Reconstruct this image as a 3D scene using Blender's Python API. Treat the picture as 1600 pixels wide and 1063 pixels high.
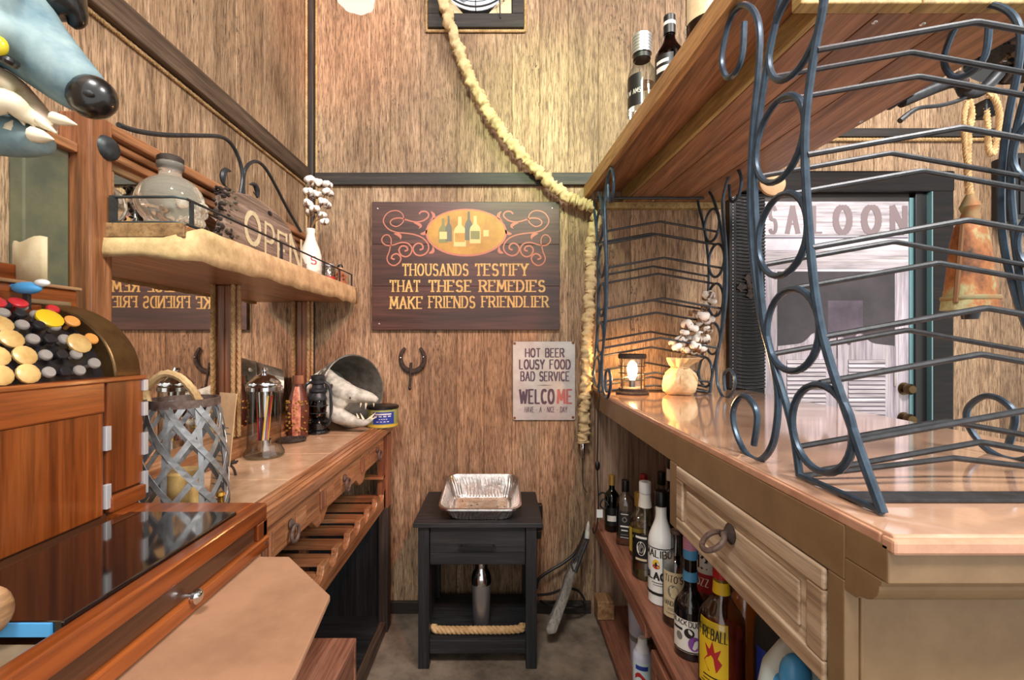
import bpy, bmesh, math, random
from mathutils import Vector, Matrix, noise
random.seed(7)
PI = math.pi
sc = bpy.context.scene
for o in list(bpy.data.objects): bpy.data.objects.remove(o)
C = sc.collection

# ------------------------------------------------------------------ camera, world, lamps, exposure
FPX, CX, CY, CAMZ, WALL = 711.0, 784.0, 537.0, 1.30, 2.2
cam = bpy.data.cameras.new('camera'); cam.sensor_width = 36.0; cam.lens = FPX/1600*36
cam.shift_x = (800-CX)/1600; cam.shift_y = (CY-531.5)/1600
cam.clip_start = 0.02
camo = bpy.data.objects.new('camera', cam); C.objects.link(camo)
camo.location = (0, 0, CAMZ); camo.rotation_euler = (PI/2, 0, 0); sc.camera = camo
w = bpy.data.worlds.new('world'); sc.world = w; w.use_nodes = True
w.node_tree.nodes['Background'].inputs[0].default_value = (1.0, 0.98, 0.95, 1)
w.node_tree.nodes['Background'].inputs[1].default_value = 0.8
def lamp(name, kind, loc, energy, col, target=None, size=0.5, spot=None, blend=.6):
    l = bpy.data.lights.new(name, kind); l.energy = energy; l.color = col
    if kind == 'AREA': l.size = size
    else: l.shadow_soft_size = size
    if kind == 'SPOT': l.spot_size = spot; l.spot_blend = blend
    o = bpy.data.objects.new(name, l); C.objects.link(o); o.location = loc
    if target is not None:
        o.rotation_euler = (Vector(target)-Vector(loc)).to_track_quat('-Z', 'Y').to_euler()
    return o
lamp('ceiling_lamp_over_bar', 'AREA', (1.75, -.3, 3.35), 80, (1, .96, .92), (0.0, 2.0, 1.3), .7)
lamp('ceiling_lamp_over_aisle', 'AREA', (-.2, -.4, 3.4), 50, (1, .97, .93), (0.0, 2.2, 1.4), .6)
lamp('red_party_spot', 'SPOT', (.9, -.6, 3.2), 150, (1, .28, .12), (-.35, 2.2, 1.0), .06, math.radians(34), 1)
lamp('red_party_spot_high', 'SPOT', (.9, -.6, 3.2), 150, (1, .3, .15), (-.78, 2.2, 2.75), .06, math.radians(16), 1)
lamp('green_party_spot', 'SPOT', (-.3, -.6, 3.2), 190, (.6, 1, .35), (.3, 2.2, 2.3), .06, math.radians(26), 1)
lamp('green_party_spot_low', 'SPOT', (.3, -.6, 3.2), 85, (.6, 1, .45), (-.8, 1.0, 1.53), .04, math.radians(12), 1)
sc.view_settings.view_transform = 'Standard'; sc.view_settings.look = 'None'
sc.view_settings.exposure = 0.8; sc.view_settings.gamma = 1; sc.view_settings.use_curve_mapping = False

# ------------------------------------------------------------------ helpers
def W(px, py, d): return Vector(((px-CX)*d/FPX, d, CAMZ-(py-CY)*d/FPX))
def WX(px, d): return (px-CX)*d/FPX
def WZ(py, d): return CAMZ-(py-CY)*d/FPX
def WP(X, px, py):                      # a point on the plane x = X
    d = X*FPX/(px-CX); return Vector((X, d, WZ(py, d)))
def lin(c):
    return tuple(((v/255)/12.92 if v/255 <= .04045 else ((v/255+.055)/1.055)**2.4) for v in c[:3])+(1,)
MATS = {}
def base_mat(name, rough=.5, metal=0.0, spec=.5):
    m = bpy.data.materials.new(name); m.use_nodes = True
    b = m.node_tree.nodes['Principled BSDF']
    b.inputs['Roughness'].default_value = rough; b.inputs['Metallic'].default_value = metal
    b.inputs['Specular IOR Level'].default_value = spec
    MATS[name] = m
    return m, m.node_tree, b
def coords(nt, scale, rnd=True):
    N, L = nt.nodes, nt.links
    tc = N.new('ShaderNodeTexCoord'); mp = N.new('ShaderNodeMapping'); mp.inputs['Scale'].default_value = scale
    L.new(tc.outputs['Object'], mp.inputs['Vector'])
    if rnd:
        oi = N.new('ShaderNodeObjectInfo'); mu = N.new('ShaderNodeMath'); mu.operation = 'MULTIPLY'; mu.inputs[1].default_value = 37
        L.new(oi.outputs['Random'], mu.inputs[0]); L.new(mu.outputs[0], mp.inputs['Location'])
    return mp.outputs['Vector']
def ntex(nt, vec, scale, detail=4, rough=.6, dist=0):
    n = nt.nodes.new('ShaderNodeTexNoise'); n.inputs['Scale'].default_value = scale; n.inputs['Detail'].default_value = detail
    n.inputs['Roughness'].default_value = rough; n.inputs['Distortion'].default_value = dist
    nt.links.new(vec, n.inputs['Vector']); return n.outputs['Fac']
def ramp(nt, fac, stops):
    r = nt.nodes.new('ShaderNodeValToRGB'); e = r.color_ramp.elements
    e[0].position, e[0].color = stops[0][0], lin(stops[0][1]); e[1].position, e[1].color = stops[-1][0], lin(stops[-1][1])
    for p, c in stops[1:-1]:
        x = e.new(p); x.color = lin(c)
    nt.links.new(fac, r.inputs['Fac']); return r.outputs['Color']
def mixc(nt, a, b, fac, mode='MIX'):
    m = nt.nodes.new('ShaderNodeMix'); m.data_type = 'RGBA'; m.blend_type = mode
    if isinstance(fac, (int, float)): m.inputs[0].default_value = fac
    else: nt.links.new(fac, m.inputs[0])
    for s, v in ((6, a), (7, b)):
        if isinstance(v, tuple): m.inputs[s].default_value = v
        else: nt.links.new(v, m.inputs[s])
    return m.outputs[2]
def bumpn(nt, b, h, strength=.2, dist=.002):
    n = nt.nodes.new('ShaderNodeBump'); n.inputs['Strength'].default_value = strength; n.inputs['Distance'].default_value = dist
    nt.links.new(h, n.inputs['Height']); nt.links.new(n.outputs['Normal'], b.inputs['Normal'])
def wood(name, c1, c2, c3, axis='z', rough=.55, fine=60, spots=False, coat=0, var=.0, bump=.25, patch=None):
    m, nt, b = base_mat(name, rough)
    k = .085 if spots else .045
    s = {'x': (k, 1, 1), 'y': (1, k, 1), 'z': (1, 1, k)}[axis]
    v = coords(nt, s)
    g = ntex(nt, v, fine, 5, .65, .4)
    col = ramp(nt, g, [(.30, c1), (.5, c2), (.70, c3)])
    g2 = ntex(nt, v, fine*4, 3, .7)
    col = mixc(nt, col, ramp(nt, g2, [(.38, (120, 110, 100)), (.55, (255, 255, 255))]), .75 if spots else .45, 'MULTIPLY')
    v2 = coords(nt, {'x': (.3, 1, 1), 'y': (1, .3, 1), 'z': (1, 1, .3)}[axis])
    g3 = ntex(nt, v2, 5, 3, .6)
    col = mixc(nt, col, ramp(nt, g3, [(.3, patch or (150, 140, 130)), (.62, (255, 255, 255))]), .55, 'MULTIPLY')
    h = g
    if spots:
        v3 = coords(nt, {'x': (.35, 1, 1), 'y': (1, .35, 1), 'z': (1, 1, .35)}[axis])
        sp = ntex(nt, v3, 130, 2, .5); cl = ntex(nt, v3, 5, 2, .5)
        mu = nt.nodes.new('ShaderNodeMath'); mu.operation = 'MULTIPLY'; nt.links.new(sp, mu.inputs[0]); nt.links.new(cl, mu.inputs[1])
        f = ramp(nt, mu.outputs[0], [(.39, (0, 0, 0)), (.45, (235, 235, 235))])
        col = mixc(nt, col, lin((58, 42, 30)), f)
    if var:
        oi = nt.nodes.new('ShaderNodeObjectInfo')
        col = mixc(nt, col, ramp(nt, oi.outputs['Random'], [(0, (190, 182, 172)), (.5, (245, 238, 232)), (1, (255, 255, 255))]), var, 'MULTIPLY')
    nt.links.new(col, b.inputs['Base Color'])
    b.inputs['Coat Weight'].default_value = coat; b.inputs['Coat Roughness'].default_value = .12
    bumpn(nt, b, h, bump)
    return m
def flat(name, col, rough=.5, metal=0.0, var=None, scale=30, bump=0, coat=0, spec=.5):
    m, nt, b = base_mat(name, rough, metal, spec)
    if var:
        v = coords(nt, (1, 1, 1)); g = ntex(nt, v, scale, 5, .65)
        nt.links.new(ramp(nt, g, [(.35, var), (.62, col)]), b.inputs['Base Color'])
        if bump: bumpn(nt, b, g, bump)
    else: b.inputs['Base Color'].default_value = lin(col)
    b.inputs['Coat Weight'].default_value = coat; b.inputs['Coat Roughness'].default_value = .08
    return m
def glass(name, col=(255, 255, 255), rough=.02, ior=1.45):
    m, nt, b = base_mat(name, rough); b.inputs['Base Color'].default_value = lin(col)
    b.inputs['Transmission Weight'].default_value = 1; b.inputs['IOR'].default_value = ior
    return m
def thin(name, tint=(250, 252, 251), edge=(150, 162, 160)):
    m = bpy.data.materials.new(name); m.use_nodes = True; nt = m.node_tree; N, L = nt.nodes, nt.links; N.remove(N['Principled BSDF'])
    out = N['Material Output']; lw = N.new('ShaderNodeLayerWeight'); lw.inputs['Blend'].default_value = .35
    tr = N.new('ShaderNodeBsdfTransparent'); gl = N.new('ShaderNodeBsdfGlossy'); gl.inputs['Roughness'].default_value = .03
    rp = N.new('ShaderNodeValToRGB'); rp.color_ramp.elements[0].color = lin(tint); rp.color_ramp.elements[1].color = lin(edge)
    L.new(lw.outputs['Facing'], rp.inputs['Fac']); L.new(rp.outputs['Color'], tr.inputs['Color'])
    mx = N.new('ShaderNodeMixShader'); pw = N.new('ShaderNodeMath'); pw.operation = 'POWER'; pw.inputs[1].default_value = 4; L.new(lw.outputs['Facing'], pw.inputs[0])
    ad = N.new('ShaderNodeMath'); ad.operation = 'MULTIPLY_ADD'; ad.inputs[1].default_value = .6; ad.inputs[2].default_value = .11; L.new(pw.outputs[0], ad.inputs[0])
    L.new(ad.outputs[0], mx.inputs[0]); L.new(tr.outputs[0], mx.inputs[1]); L.new(gl.outputs[0], mx.inputs[2]); L.new(mx.outputs[0], out.inputs['Surface'])
    MATS[name] = m; return m
def emit(name, col, s):
    m, nt, b = base_mat(name, .5); b.inputs['Base Color'].default_value = lin(col)
    b.inputs['Emission Color'].default_value = lin(col); b.inputs['Emission Strength'].default_value = s
    return m
def cloth(name, c1, c2, sc_=900):
    m, nt, b = base_mat(name, .9, 0, .1)
    v = coords(nt, (1, 1, 1)); g = ntex(nt, v, 22, 5, .7); col = ramp(nt, g, [(.3, c1), (.65, c2)])
    nt.links.new(col, b.inputs['Base Color'])
    wv = nt.nodes.new('ShaderNodeTexNoise'); wv.inputs['Scale'].default_value = sc_; nt.links.new(v, wv.inputs['Vector'])
    bumpn(nt, b, wv.outputs['Fac'], .5, .001); return m

class MB:
    def __init__(s): s.v = []; s.f = []
    def add(s, vs, fs):
        k = len(s.v); s.v += [tuple(p) for p in vs]; s.f += [tuple(i+k for i in f) for f in fs]; return s
    def box(s, x0, x1, y0, y1, z0, z1):
        return s.add([(x, y, z) for z in (z0, z1) for y in (y0, y1) for x in (x0, x1)],
                     [(0, 2, 3, 1), (4, 5, 7, 6), (0, 1, 5, 4), (2, 6, 7, 3), (0, 4, 6, 2), (1, 3, 7, 5)])
    def hexa(s, p): # 8 points: bottom 4 ccw, top 4 ccw
        return s.add(p, [(3, 2, 1, 0), (4, 5, 6, 7), (0, 1, 5, 4), (1, 2, 6, 5), (2, 3, 7, 6), (3, 0, 4, 7)])
    def prism(s, poly, off):  # 3d polygon extruded by vector
        n = len(poly); off = Vector(off); P = [Vector(p) for p in poly]
        return s.add(P+[p+off for p in P], [tuple(range(n))[::-1], tuple(range(n, 2*n))]+[(i, (i+1) % n, n+(i+1) % n, n+i) for i in range(n)])
    def tube(s, pts, r, n=8, closed=False, rf=None, caps=True, flatten=None):
        P = [Vector(p) for p in pts]; m = len(P)
        T = []
        for i in range(m):
            if closed: t = P[(i+1) % m]-P[i-1]
            else: t = P[min(i+1, m-1)]-P[max(i-1, 0)]
            T.append(t.normalized() if t.length > 1e-9 else Vector((0, 0, 1)))
        a = Vector((0, 0, 1)) if abs(T[0].z) < .9 else Vector((1, 0, 0))
        u = (a-T[0]*a.dot(T[0])).normalized(); vs = []
        for i in range(m):
            u = (u-T[i]*u.dot(T[i]))
            u = u.normalized() if u.length > 1e-6 else T[i].orthogonal().normalized()
            v = T[i].cross(u)
            for j in range(n):
                an = 2*PI*j/n; rr = (rf(i/(m-1), an) if rf else 1)*(r[i] if isinstance(r, (list, tuple)) else r)
                k = flatten if flatten else 1
                vs.append(P[i]+u*math.cos(an)*rr+v*math.sin(an)*rr*k)
        fs = []
        for i in range(m if closed else m-1):
            for j in range(n):
                a0, b0 = i*n+j, i*n+(j+1) % n; i2 = (i+1) % m
                fs.append((a0, b0, i2*n+(j+1) % n, i2*n+j))
        if not closed and caps: fs += [tuple(range(n))[::-1], tuple(range((m-1)*n, m*n))]
        return s.add(vs, fs)
    def lathe(s, prof, c=(0, 0, 0), n=24, axis=None, closed=False, rf=None, a0=0, a1=2*PI):
        c = Vector(c); m = len(prof); full = abs(a1-a0-2*PI) < 1e-6; nn = n if full else n+1
        R = Matrix.Identity(3) if axis is None else Vector((0, 0, 1)).rotation_difference(Vector(axis).normalized()).to_matrix()
        vs = []
        for r, z in prof:
            for j in range(nn):
                an = a0+(a1-a0)*j/n; q = r*(rf(an, z) if rf else 1)
                vs.append(c+R @ Vector((q*math.cos(an), q*math.sin(an), z)))
        fs = []
        for i in range(m if closed else m-1):
            i2 = (i+1) % m
            for j in range(n):
                j2 = (j+1) % nn
                fs.append((i*nn+j, i*nn+j2, i2*nn+j2, i2*nn+j))
        if full and not closed:
            if prof[0][0] > 1e-5: fs.append(tuple(range(nn))[::-1])
            if prof[-1][0] > 1e-5: fs.append(tuple(range((m-1)*nn, m*nn)))
        return s.add(vs, fs)
    def ball(s, c, r, n=12, m=8, R=None):
        c = Vector(c); rx, ry, rz = (r, r, r) if isinstance(r, (int, float)) else r
        vs = []
        for i in range(m+1):
            t = PI*i/m
            for j in range(n):
                a = 2*PI*j/n; p = Vector((rx*math.sin(t)*math.cos(a), ry*math.sin(t)*math.sin(a), -rz*math.cos(t)))
                vs.append(c+(R @ p if R else p))
        fs = [(i*n+j, i*n+(j+1) % n, (i+1)*n+(j+1) % n, (i+1)*n+j) for i in range(m) for j in range(n)]
        return s.add(vs, fs)
    def build(s, name, mat, parent=None, smooth=False, bev=0, local=False, remesh=0, seg=2, auto=True):
        off = Vector((0, 0, 0))
        if not local:
            p = parent
            while p is not None: off += p.location; p = p.parent
        me = bpy.data.meshes.new(name); me.from_pydata([tuple(Vector(p)-off) for p in s.v], [], s.f)
        bm = bmesh.new(); bm.from_mesh(me); bmesh.ops.remove_doubles(bm, verts=bm.verts, dist=1e-6)
        bmesh.ops.dissolve_degenerate(bm, edges=bm.edges, dist=1e-7)
        bmesh.ops.recalc_face_normals(bm, faces=bm.faces)
        if smooth:
            for f in bm.faces: f.smooth = True
            if auto:
                for e in bm.edges:
                    if len(e.link_faces) == 2 and e.calc_face_angle(0) > .75: e.smooth = False
        bm.to_mesh(me); bm.free()
        me.materials.append(mat if not isinstance(mat, str) else MATS[mat])
        o = bpy.data.objects.new(name, me); C.objects.link(o); o.parent = parent
        if remesh:
            rm = o.modifiers.new('remesh', 'REMESH'); rm.mode = 'VOXEL'; rm.voxel_size = remesh; rm.use_smooth_shade = True
            sm = o.modifiers.new('smooth', 'SMOOTH'); sm.iterations = 4; sm.factor = .5
        if bev:
            bv = o.modifiers.new('bevel', 'BEVEL'); bv.width = bev; bv.segments = seg; bv.limit_method = 'ANGLE'; bv.angle_limit = .6
        return o
def tag(o, label=None, cat=None, group=None, kind=None):
    if label: o['label'] = label
    if cat: o['category'] = cat
    if group: o['group'] = group
    if kind: o['kind'] = kind
    return o
def thing(name, label, cat, loc=(0, 0, 0), group=None, kind=None):
    o = bpy.data.objects.new(name, None); C.objects.link(o); o.location = loc; o.empty_display_size = .05
    return tag(o, label, cat, group, kind)
def struct(o): o['kind'] = 'structure'; return o
def sroot(name, loc=(0, 0, 0)):
    o = bpy.data.objects.new(name, None); C.objects.link(o); o.location = loc; o['kind'] = 'structure'; return o
def copy_tree(o, parent=None):
    c = o.copy(); C.objects.link(c); c.parent = parent
    for ch in list(o.children): copy_tree(ch, c)
    return c
def cr(pts, k=6, closed=False):           # Catmull-Rom through the points
    P = [Vector(p) for p in pts]; n = len(P); out = []
    for i in range(n if closed else n-1):
        g = (lambda q: P[q % n]) if closed else (lambda q: P[max(0, min(n-1, q))])
        a, b, c, d = g(i-1), g(i), g(i+1), g(i+2)
        for j in range(k):
            t = j/k
            out.append(.5*((2*b)+(c-a)*t+(2*a-5*b+4*c-d)*t*t+(3*b-3*c+d-a)*t**3))
    if not closed: out.append(P[-1])
    return out
def circ(c, r, n=24, plane='yz'):
    c = Vector(c); out = []
    for j in range(n):
        a = 2*PI*j/n; p, q = r*math.cos(a), r*math.sin(a)
        out.append(c+{'yz': Vector((0, p, q)), 'xz': Vector((p, 0, q)), 'xy': Vector((p, q, 0))}[plane])
    return out
def rope_mb(pts, r, pitch=.03, strands=3, n=5, step=.005, mb=None):
    mb = mb or MB(); P = [Vector(p) for p in pts]; Q = [P[0]]; 
    for a, b in zip(P, P[1:]):
        k = max(1, int((b-a).length/step)); Q += [a.lerp(b, (j+1)/k) for j in range(k)]
    L = [0]
    for a, b in zip(Q, Q[1:]): L.append(L[-1]+(b-a).length)
    for s in range(strands):
        out = []
        for i, p in enumerate(Q):
            t = (Q[min(i+1, len(Q)-1)]-Q[max(i-1, 0)]).normalized()
            a = Vector((0, 0, 1)) if abs(t.z) < .8 else Vector((1, 0, 0))
            u = (a-t*a.dot(t)).normalized(); v = t.cross(u); an = 2*PI*(s/strands+L[i]/pitch)
            out.append(p+(u*math.cos(an)+v*math.sin(an))*r*.5)
        mb.tube(out, r*.56, n)
    return mb

# stroke alphabet: letters as pen strokes in a unit box
def arc(cx, cy, rx, ry, a0, a1, n=10):
    return [(cx+rx*math.cos(math.radians(a0+(a1-a0)*i/n)), cy+ry*math.sin(math.radians(a0+(a1-a0)*i/n))) for i in range(n+1)]
GL = {
 'A': (.82, [[(0, 0), (.5, 1), (1, 0)], [(.2, .34), (.8, .34)]]),
 'B': (.7, [[(0, 0), (0, 1)], [(0, 1), (.5, 1)]+arc(.5, .76, .42, .24, 90, -90)+[(0, .52)], [(0, .52), (.55, .52)]+arc(.55, .26, .45, .26, 90, -90)+[(0, 0)]]),
 'C': (.72, [arc(.55, .5, .55, .5, 50, 310, 16)]),
 'D': (.76, [[(0, 0), (0, 1)], [(0, 1), (.4, 1)]+arc(.4, .5, .6, .5, 90, -90, 14)+[(0, 0)]]),
 'E': (.66, [[(0, 0), (0, 1)], [(0, 1), (1, 1)], [(0, .52), (.75, .52)], [(0, 0), (1, 0)]]),
 'F': (.64, [[(0, 0), (0, 1)], [(0, 1), (1, 1)], [(0, .52), (.75, .52)]]),
 'G': (.78, [arc(.55, .5, .55, .5, 50, 330, 16)+[(1, .45), (.6, .45)]]),
 'H': (.78, [[(0, 0), (0, 1)], [(1, 0), (1, 1)], [(0, .5), (1, .5)]]),
 'I': (.12, [[(.5, 0), (.5, 1)]]),
 'J': (.5, [[(1, 1), (1, .3)]+arc(.5, .3, .5, .3, 0, -180, 8)]),
 'K': (.76, [[(0, 0), (0, 1)], [(1, 1), (0, .45)], [(.3, .6), (1, 0)]]),
 'L': (.62, [[(0, 1), (0, 0)], [(0, 0), (1, 0)]]),
 'M': (.95, [[(0, 0), (.08, 1)], [(.08, 1), (.5, .25), (.92, 1)], [(.92, 1), (1, 0)]]),
 'N': (.8, [[(0, 0), (0, 1)], [(0, 1), (1, 0)], [(1, 0), (1, 1)]]),
 'O': (.82, [arc(.5, .5, .5, .5, 90, 450, 22)]),
 'P': (.68, [[(0, 0), (0, 1)], [(0, 1), (.5, 1)]+arc(.5, .74, .48, .26, 90, -90)+[(0, .48)]]),
 'R': (.74, [[(0, 0), (0, 1)], [(0, 1), (.5, 1)]+arc(.5, .75, .46, .25, 90, -90)+[(0, .5)], [(.5, .5), (1, 0)]]),
 'S': (.66, [arc(.5, .74, .46, .26, 30, 270, 12)+arc(.5, .25, .5, .27, 90, -150, 12)]),
 'T': (.74, [[(0, 1), (1, 1)], [(.5, 0), (.5, 1)]]),
 'U': (.76, [[(0, 1), (0, .35)]+arc(.5, .35, .5, .35, 180, 360, 12)+[(1, 1)]]),
 'V': (.8, [[(0, 1), (.5, 0), (1, 1)]]),
 'W': (1.1, [[(0, 1), (.25, 0), (.5, .85), (.75, 0), (1, 1)]]),
 'Y': (.78, [[(0, 1), (.5, .48), (1, 1)], [(.5, .48), (.5, 0)]]),
 'Z': (.7, [[(0, 1), (1, 1), (0, 0), (1, 0)]]),
 '1': (.3, [[(0, .8), (.7, 1), (.7, 0)]]),
 '2': (.66, [arc(.5, .72, .48, .28, 160, -40, 10)+[(0, 0), (1, 0)]]),
 '-': (.35, [[(0, .45), (1, .45)]]), "'": (.1, [[(.5, 1), (.5, .78)]]), ' ': (.5, []),
}
def text(mb, s, u0, u1, v0, v1, mapf, wv=.14, wh=.1, serif=0, gap=.24, shear=0):
    adv = sum(GL[c][0]+gap for c in s)-gap; sx = (u1-u0)/adv; sy = (v1-v0); x = 0
    def pt(p): return mapf(u0+(p[0]+shear*p[1])*sx, v0+p[1]*sy)
    asp = sy/sx; cnt = [0]
    def ribbon(a, b):
        d = Vector((b[0]-a[0], (b[1]-a[1])*asp)); 
        if d.length < 1e-6: return
        d.normalize(); nrm = Vector((-d.y, d.x)); hw = .5*(wv*abs(nrm.x)+wh*abs(nrm.y))
        e = d*hw*.45; n2 = nrm*hw
        q = []; cnt[0] += 1
        for (p, sg, ee) in ((a, 1, -1), (b, 1, 1), (b, -1, 1), (a, -1, -1)):
            q.append(pt((p[0]+n2.x*sg+e.x*ee, p[1]+(n2.y*sg+e.y*ee)/asp)))
        nn = (q[1]-q[0]).cross(q[3]-q[0])
        nn = nn.normalized() if nn.length > 1e-12 else Vector((0, 0, 0))
        mb.add([a_-nn*cnt[0]*1.1e-5 for a_ in q], [(0, 1, 2, 3)])
    for c in s:
        wd, strokes = GL[c]
        for st in strokes:
            P = [(x+p[0]*wd, p[1]) for p in st]
            for a, b in zip(P, P[1:]): ribbon(a, b)
            if serif:
                for p, q in ((P[0], P[1]), (P[-1], P[-2])):
                    if abs(p[1]-q[1])*asp > abs(p[0]-q[0]) and (p[1] < .03 or p[1] > .97):
                        ribbon((p[0]-serif, p[1]), (p[0]+serif, p[1]))
                    elif abs(p[1]-q[1]) < .02 and abs(p[0]-q[0]) > .3 and p[1] > .9:
                        ribbon((p[0], p[1]+.03), (p[0], p[1]-.17))
        x += wd+gap
    return mb
def wallmap(y): return lambda u, v: Vector((u, y, v))
def strokeline(mb, pts, wdt, mapf, taper=None):
    n = len(pts); P = [Vector((p[0], p[1])) for p in pts]; L = []; R = []
    for i in range(n):
        d = (P[min(i+1, n-1)]-P[max(i-1, 0)]); d = d.normalized() if d.length > 1e-9 else Vector((1, 0)); nr = Vector((-d.y, d.x))*wdt*.5
        if taper: nr *= taper(i/(n-1))
        L.append(mapf(*(P[i]+nr))); R.append(mapf(*(P[i]-nr)))
    mb.add(L+R, [(i, i+1, n+i+1, n+i) for i in range(n-1)])
def disc(mb, cx, cz, rx, rz, mapf, n=40):
    mb.add([mapf(cx+rx*math.cos(2*PI*i/n), cz+rz*math.sin(2*PI*i/n)) for i in range(n)], [tuple(range(n))])

# ------------------------------------------------------------------ materials
wood('panel', (134, 107, 82), (182, 150, 117), (206, 176, 143), 'z', .7, 62, spots=True, var=.5, patch=(140, 124, 108))
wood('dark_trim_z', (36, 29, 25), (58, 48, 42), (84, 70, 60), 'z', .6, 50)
wood('dark_trim_x', (34, 28, 25), (48, 41, 36), (70, 59, 51), 'x', .6, 50)
wood('dark_trim_y', (58, 44, 32), (88, 68, 52), (118, 96, 78), 'y', .65, 50, bump=.6)
wood('red_wood_y', (132, 84, 54), (178, 120, 80), (202, 148, 106), 'y', .4, 40, coat=.25)
wood('red_wood_z', (104, 62, 40), (150, 94, 62), (176, 118, 84), 'z', .4, 40, coat=.25)
wood('red_wood_x', (132, 84, 54), (178, 120, 80), (202, 148, 106), 'x', .4, 40, coat=.25)
wood('register_wood', (92, 40, 12), (142, 70, 26), (176, 98, 46), 'z', .3, 22, coat=.5)
wood('register_wood_y', (92, 40, 12), (142, 70, 26), (176, 98, 46), 'y', .3, 22, coat=.5)
wood('register_panel', (74, 42, 26), (92, 56, 36), (112, 70, 46), 'y', .35, 22, coat=.4)
wood('overhead_wood', (126, 86, 58), (160, 114, 80), (182, 136, 100), 'y', .5, 30, coat=.1)
wood('overhead_edge', (162, 118, 70), (190, 142, 90), (208, 164, 110), 'y', .5, 30)
wood('overhead_cleat', (150, 124, 74), (176, 148, 92), (196, 170, 114), 'y', .6, 30)
wood('bar_shelf_wood', (126, 78, 60), (164, 108, 84), (186, 130, 104), 'y', .5, 30)
wood('bar_inside', (136, 106, 86), (176, 144, 120), (194, 164, 140), 'z', .7, 30)
wood('drawer_wood', (150, 116, 84), (204, 182, 152), (230, 216, 194), 'y', .7, 20, patch=(158, 104, 60))
wood('black_ash', (24, 25, 28), (38, 40, 43), (56, 57, 60), 'x', .5, 60)
wood('black_ash_z', (22, 23, 26), (34, 36, 39), (50, 51, 54), 'z', .5, 60)
wood('sign_wood', (52, 32, 26), (78, 48, 40), (100, 62, 50), 'x', .45, 24, coat=.2)
wood('open_wood', (88, 70, 58), (138, 114, 98), (176, 150, 132), 'y', .85, 60, bump=.8)
wood('plain_wood', (120, 84, 54), (158, 118, 80), (182, 142, 102), 'y', .6, 30)
wood('print_wood', (176, 166, 178), (214, 206, 214), (236, 232, 236), 'x', .35, 24)
wood('print_wood_z', (176, 164, 180), (208, 198, 210), (232, 226, 232), 'z', .35, 24)
wood('grey_stock', (104, 98, 90), (136, 130, 120), (160, 154, 144), 'z', .6, 30)
wood('old_black', (12, 10, 10), (24, 19, 18), (46, 33, 28), 'x', .3, 40, coat=.05)
MATS['old_black'].node_tree.nodes['Principled BSDF'].inputs['Specular IOR Level'].default_value = .25
wood('ceiling_wood', (70, 48, 32), (100, 72, 48), (120, 90, 62), 'x', .7, 20)
flat('floor_dirt', (140, 124, 106), .85, 0, (92, 80, 68), 7, .3)
flat('brown_paint', (134, 108, 76), .42, 0, (121, 95, 65), 14, .05)
flat('bar_top', (204, 164, 136), .07, 0, (184, 140, 112), 9, 0, coat=1)
flat('bar_top_edge', (196, 150, 122), .25, 0, (178, 130, 104), 20)
flat('tile', (196, 161, 130), .18, 0, (174, 138, 108), 16, .05)
flat('groove', (96, 72, 52), .9)
flat('grout', (120, 90, 66), .9)
flat('black_iron', (56, 58, 62), .42, .35, (40, 42, 45), 60, .2)
flat('blue_black_iron', (62, 80, 96), .32, .4, (46, 60, 74), 40, .1)
flat('rust_iron', (70, 58, 52), .75, .3, (40, 32, 28), 60, .5)
flat('rust_ring', (118, 100, 92), .7, .4, (84, 62, 52), 60, .4)
flat('black_paint', (26, 26, 27), .35)
flat('gloss_black', (12, 12, 14), .06, 0, coat=1)
flat('charcoal', (38, 38, 40), .6)
flat('chrome', (215, 218, 222), .12, 1)
flat('steel', (176, 178, 182), .3, .85)
flat('aluminium', (212, 208, 204), .25, 1, (180, 176, 172), 90, .5)
flat('galvanised', (150, 150, 142), .4, .75, (112, 114, 108), 22, .3)
flat('galvanised_strip', (168, 172, 176), .45, .6, (136, 134, 132), 30, .2)
flat('sign_tin', (192, 188, 184), .35, .25, (172, 164, 160), 10)
flat('ink_purple', (78, 58, 74), .5); flat('ink_red', (168, 98, 92), .5)
flat('rust_spot', (132, 84, 52), .8, 0, (96, 58, 38), 80)
flat('sign_gold', (208, 176, 108), .5, 0, (182, 146, 82), 60)
flat('sign_pink', (176, 110, 88), .5); flat('sign_oval', (182, 142, 62), .5, 0, (158, 120, 50), 14)
flat('sign_oval_dark', (166, 128, 60), .5); flat('sign_green', (120, 122, 74), .5); flat('sign_cream', (206, 184, 120), .5)
flat('sign_blue', (92, 98, 84), .5); flat('sign_edge', (30, 20, 18), .5)
cloth('burlap', (150, 120, 78), (206, 172, 120)); cloth('burlap_light', (158, 126, 90), (206, 172, 130))
cloth('hose_burlap', (172, 148, 108), (214, 190, 146)); cloth('rope', (150, 118, 78), (206, 174, 128), 500)
cloth('sack', (176, 146, 108), (226, 198, 158)); cloth('cotton', (216, 208, 198), (246, 242, 236), 200)
flat('husk', (128, 92, 60), .8, 0, (86, 60, 40), 60); flat('twig', (128, 92, 58), .8)
thin('clear_glass'); thin('pane_glass', (250, 248, 244), (214, 206, 190)); glass('green_glass', (70, 92, 52)); glass('brown_glass', (92, 44, 16))
glass('amber_liquid', (176, 72, 40), 0, 1.15); glass('whiskey', (150, 78, 44), 0, 1.15); glass('orange_liquid', (244, 150, 64), 0, 1.15)
glass('tan_liquid', (196, 150, 84), .25, 1.33); glass('water', (244, 246, 246), 0, 1.15); glass('red_glass', (90, 24, 22))
_m = glass('clear_glass_grey', (252, 242, 230), .05, 1.22); _m.node_tree.nodes['Principled BSDF'].inputs['Transmission Weight'].default_value = .86
for _n in ('amber_liquid', 'whiskey', 'orange_liquid', 'tan_liquid'): MATS[_n].node_tree.nodes['Principled BSDF'].inputs['Transmission Weight'].default_value = .6
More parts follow.
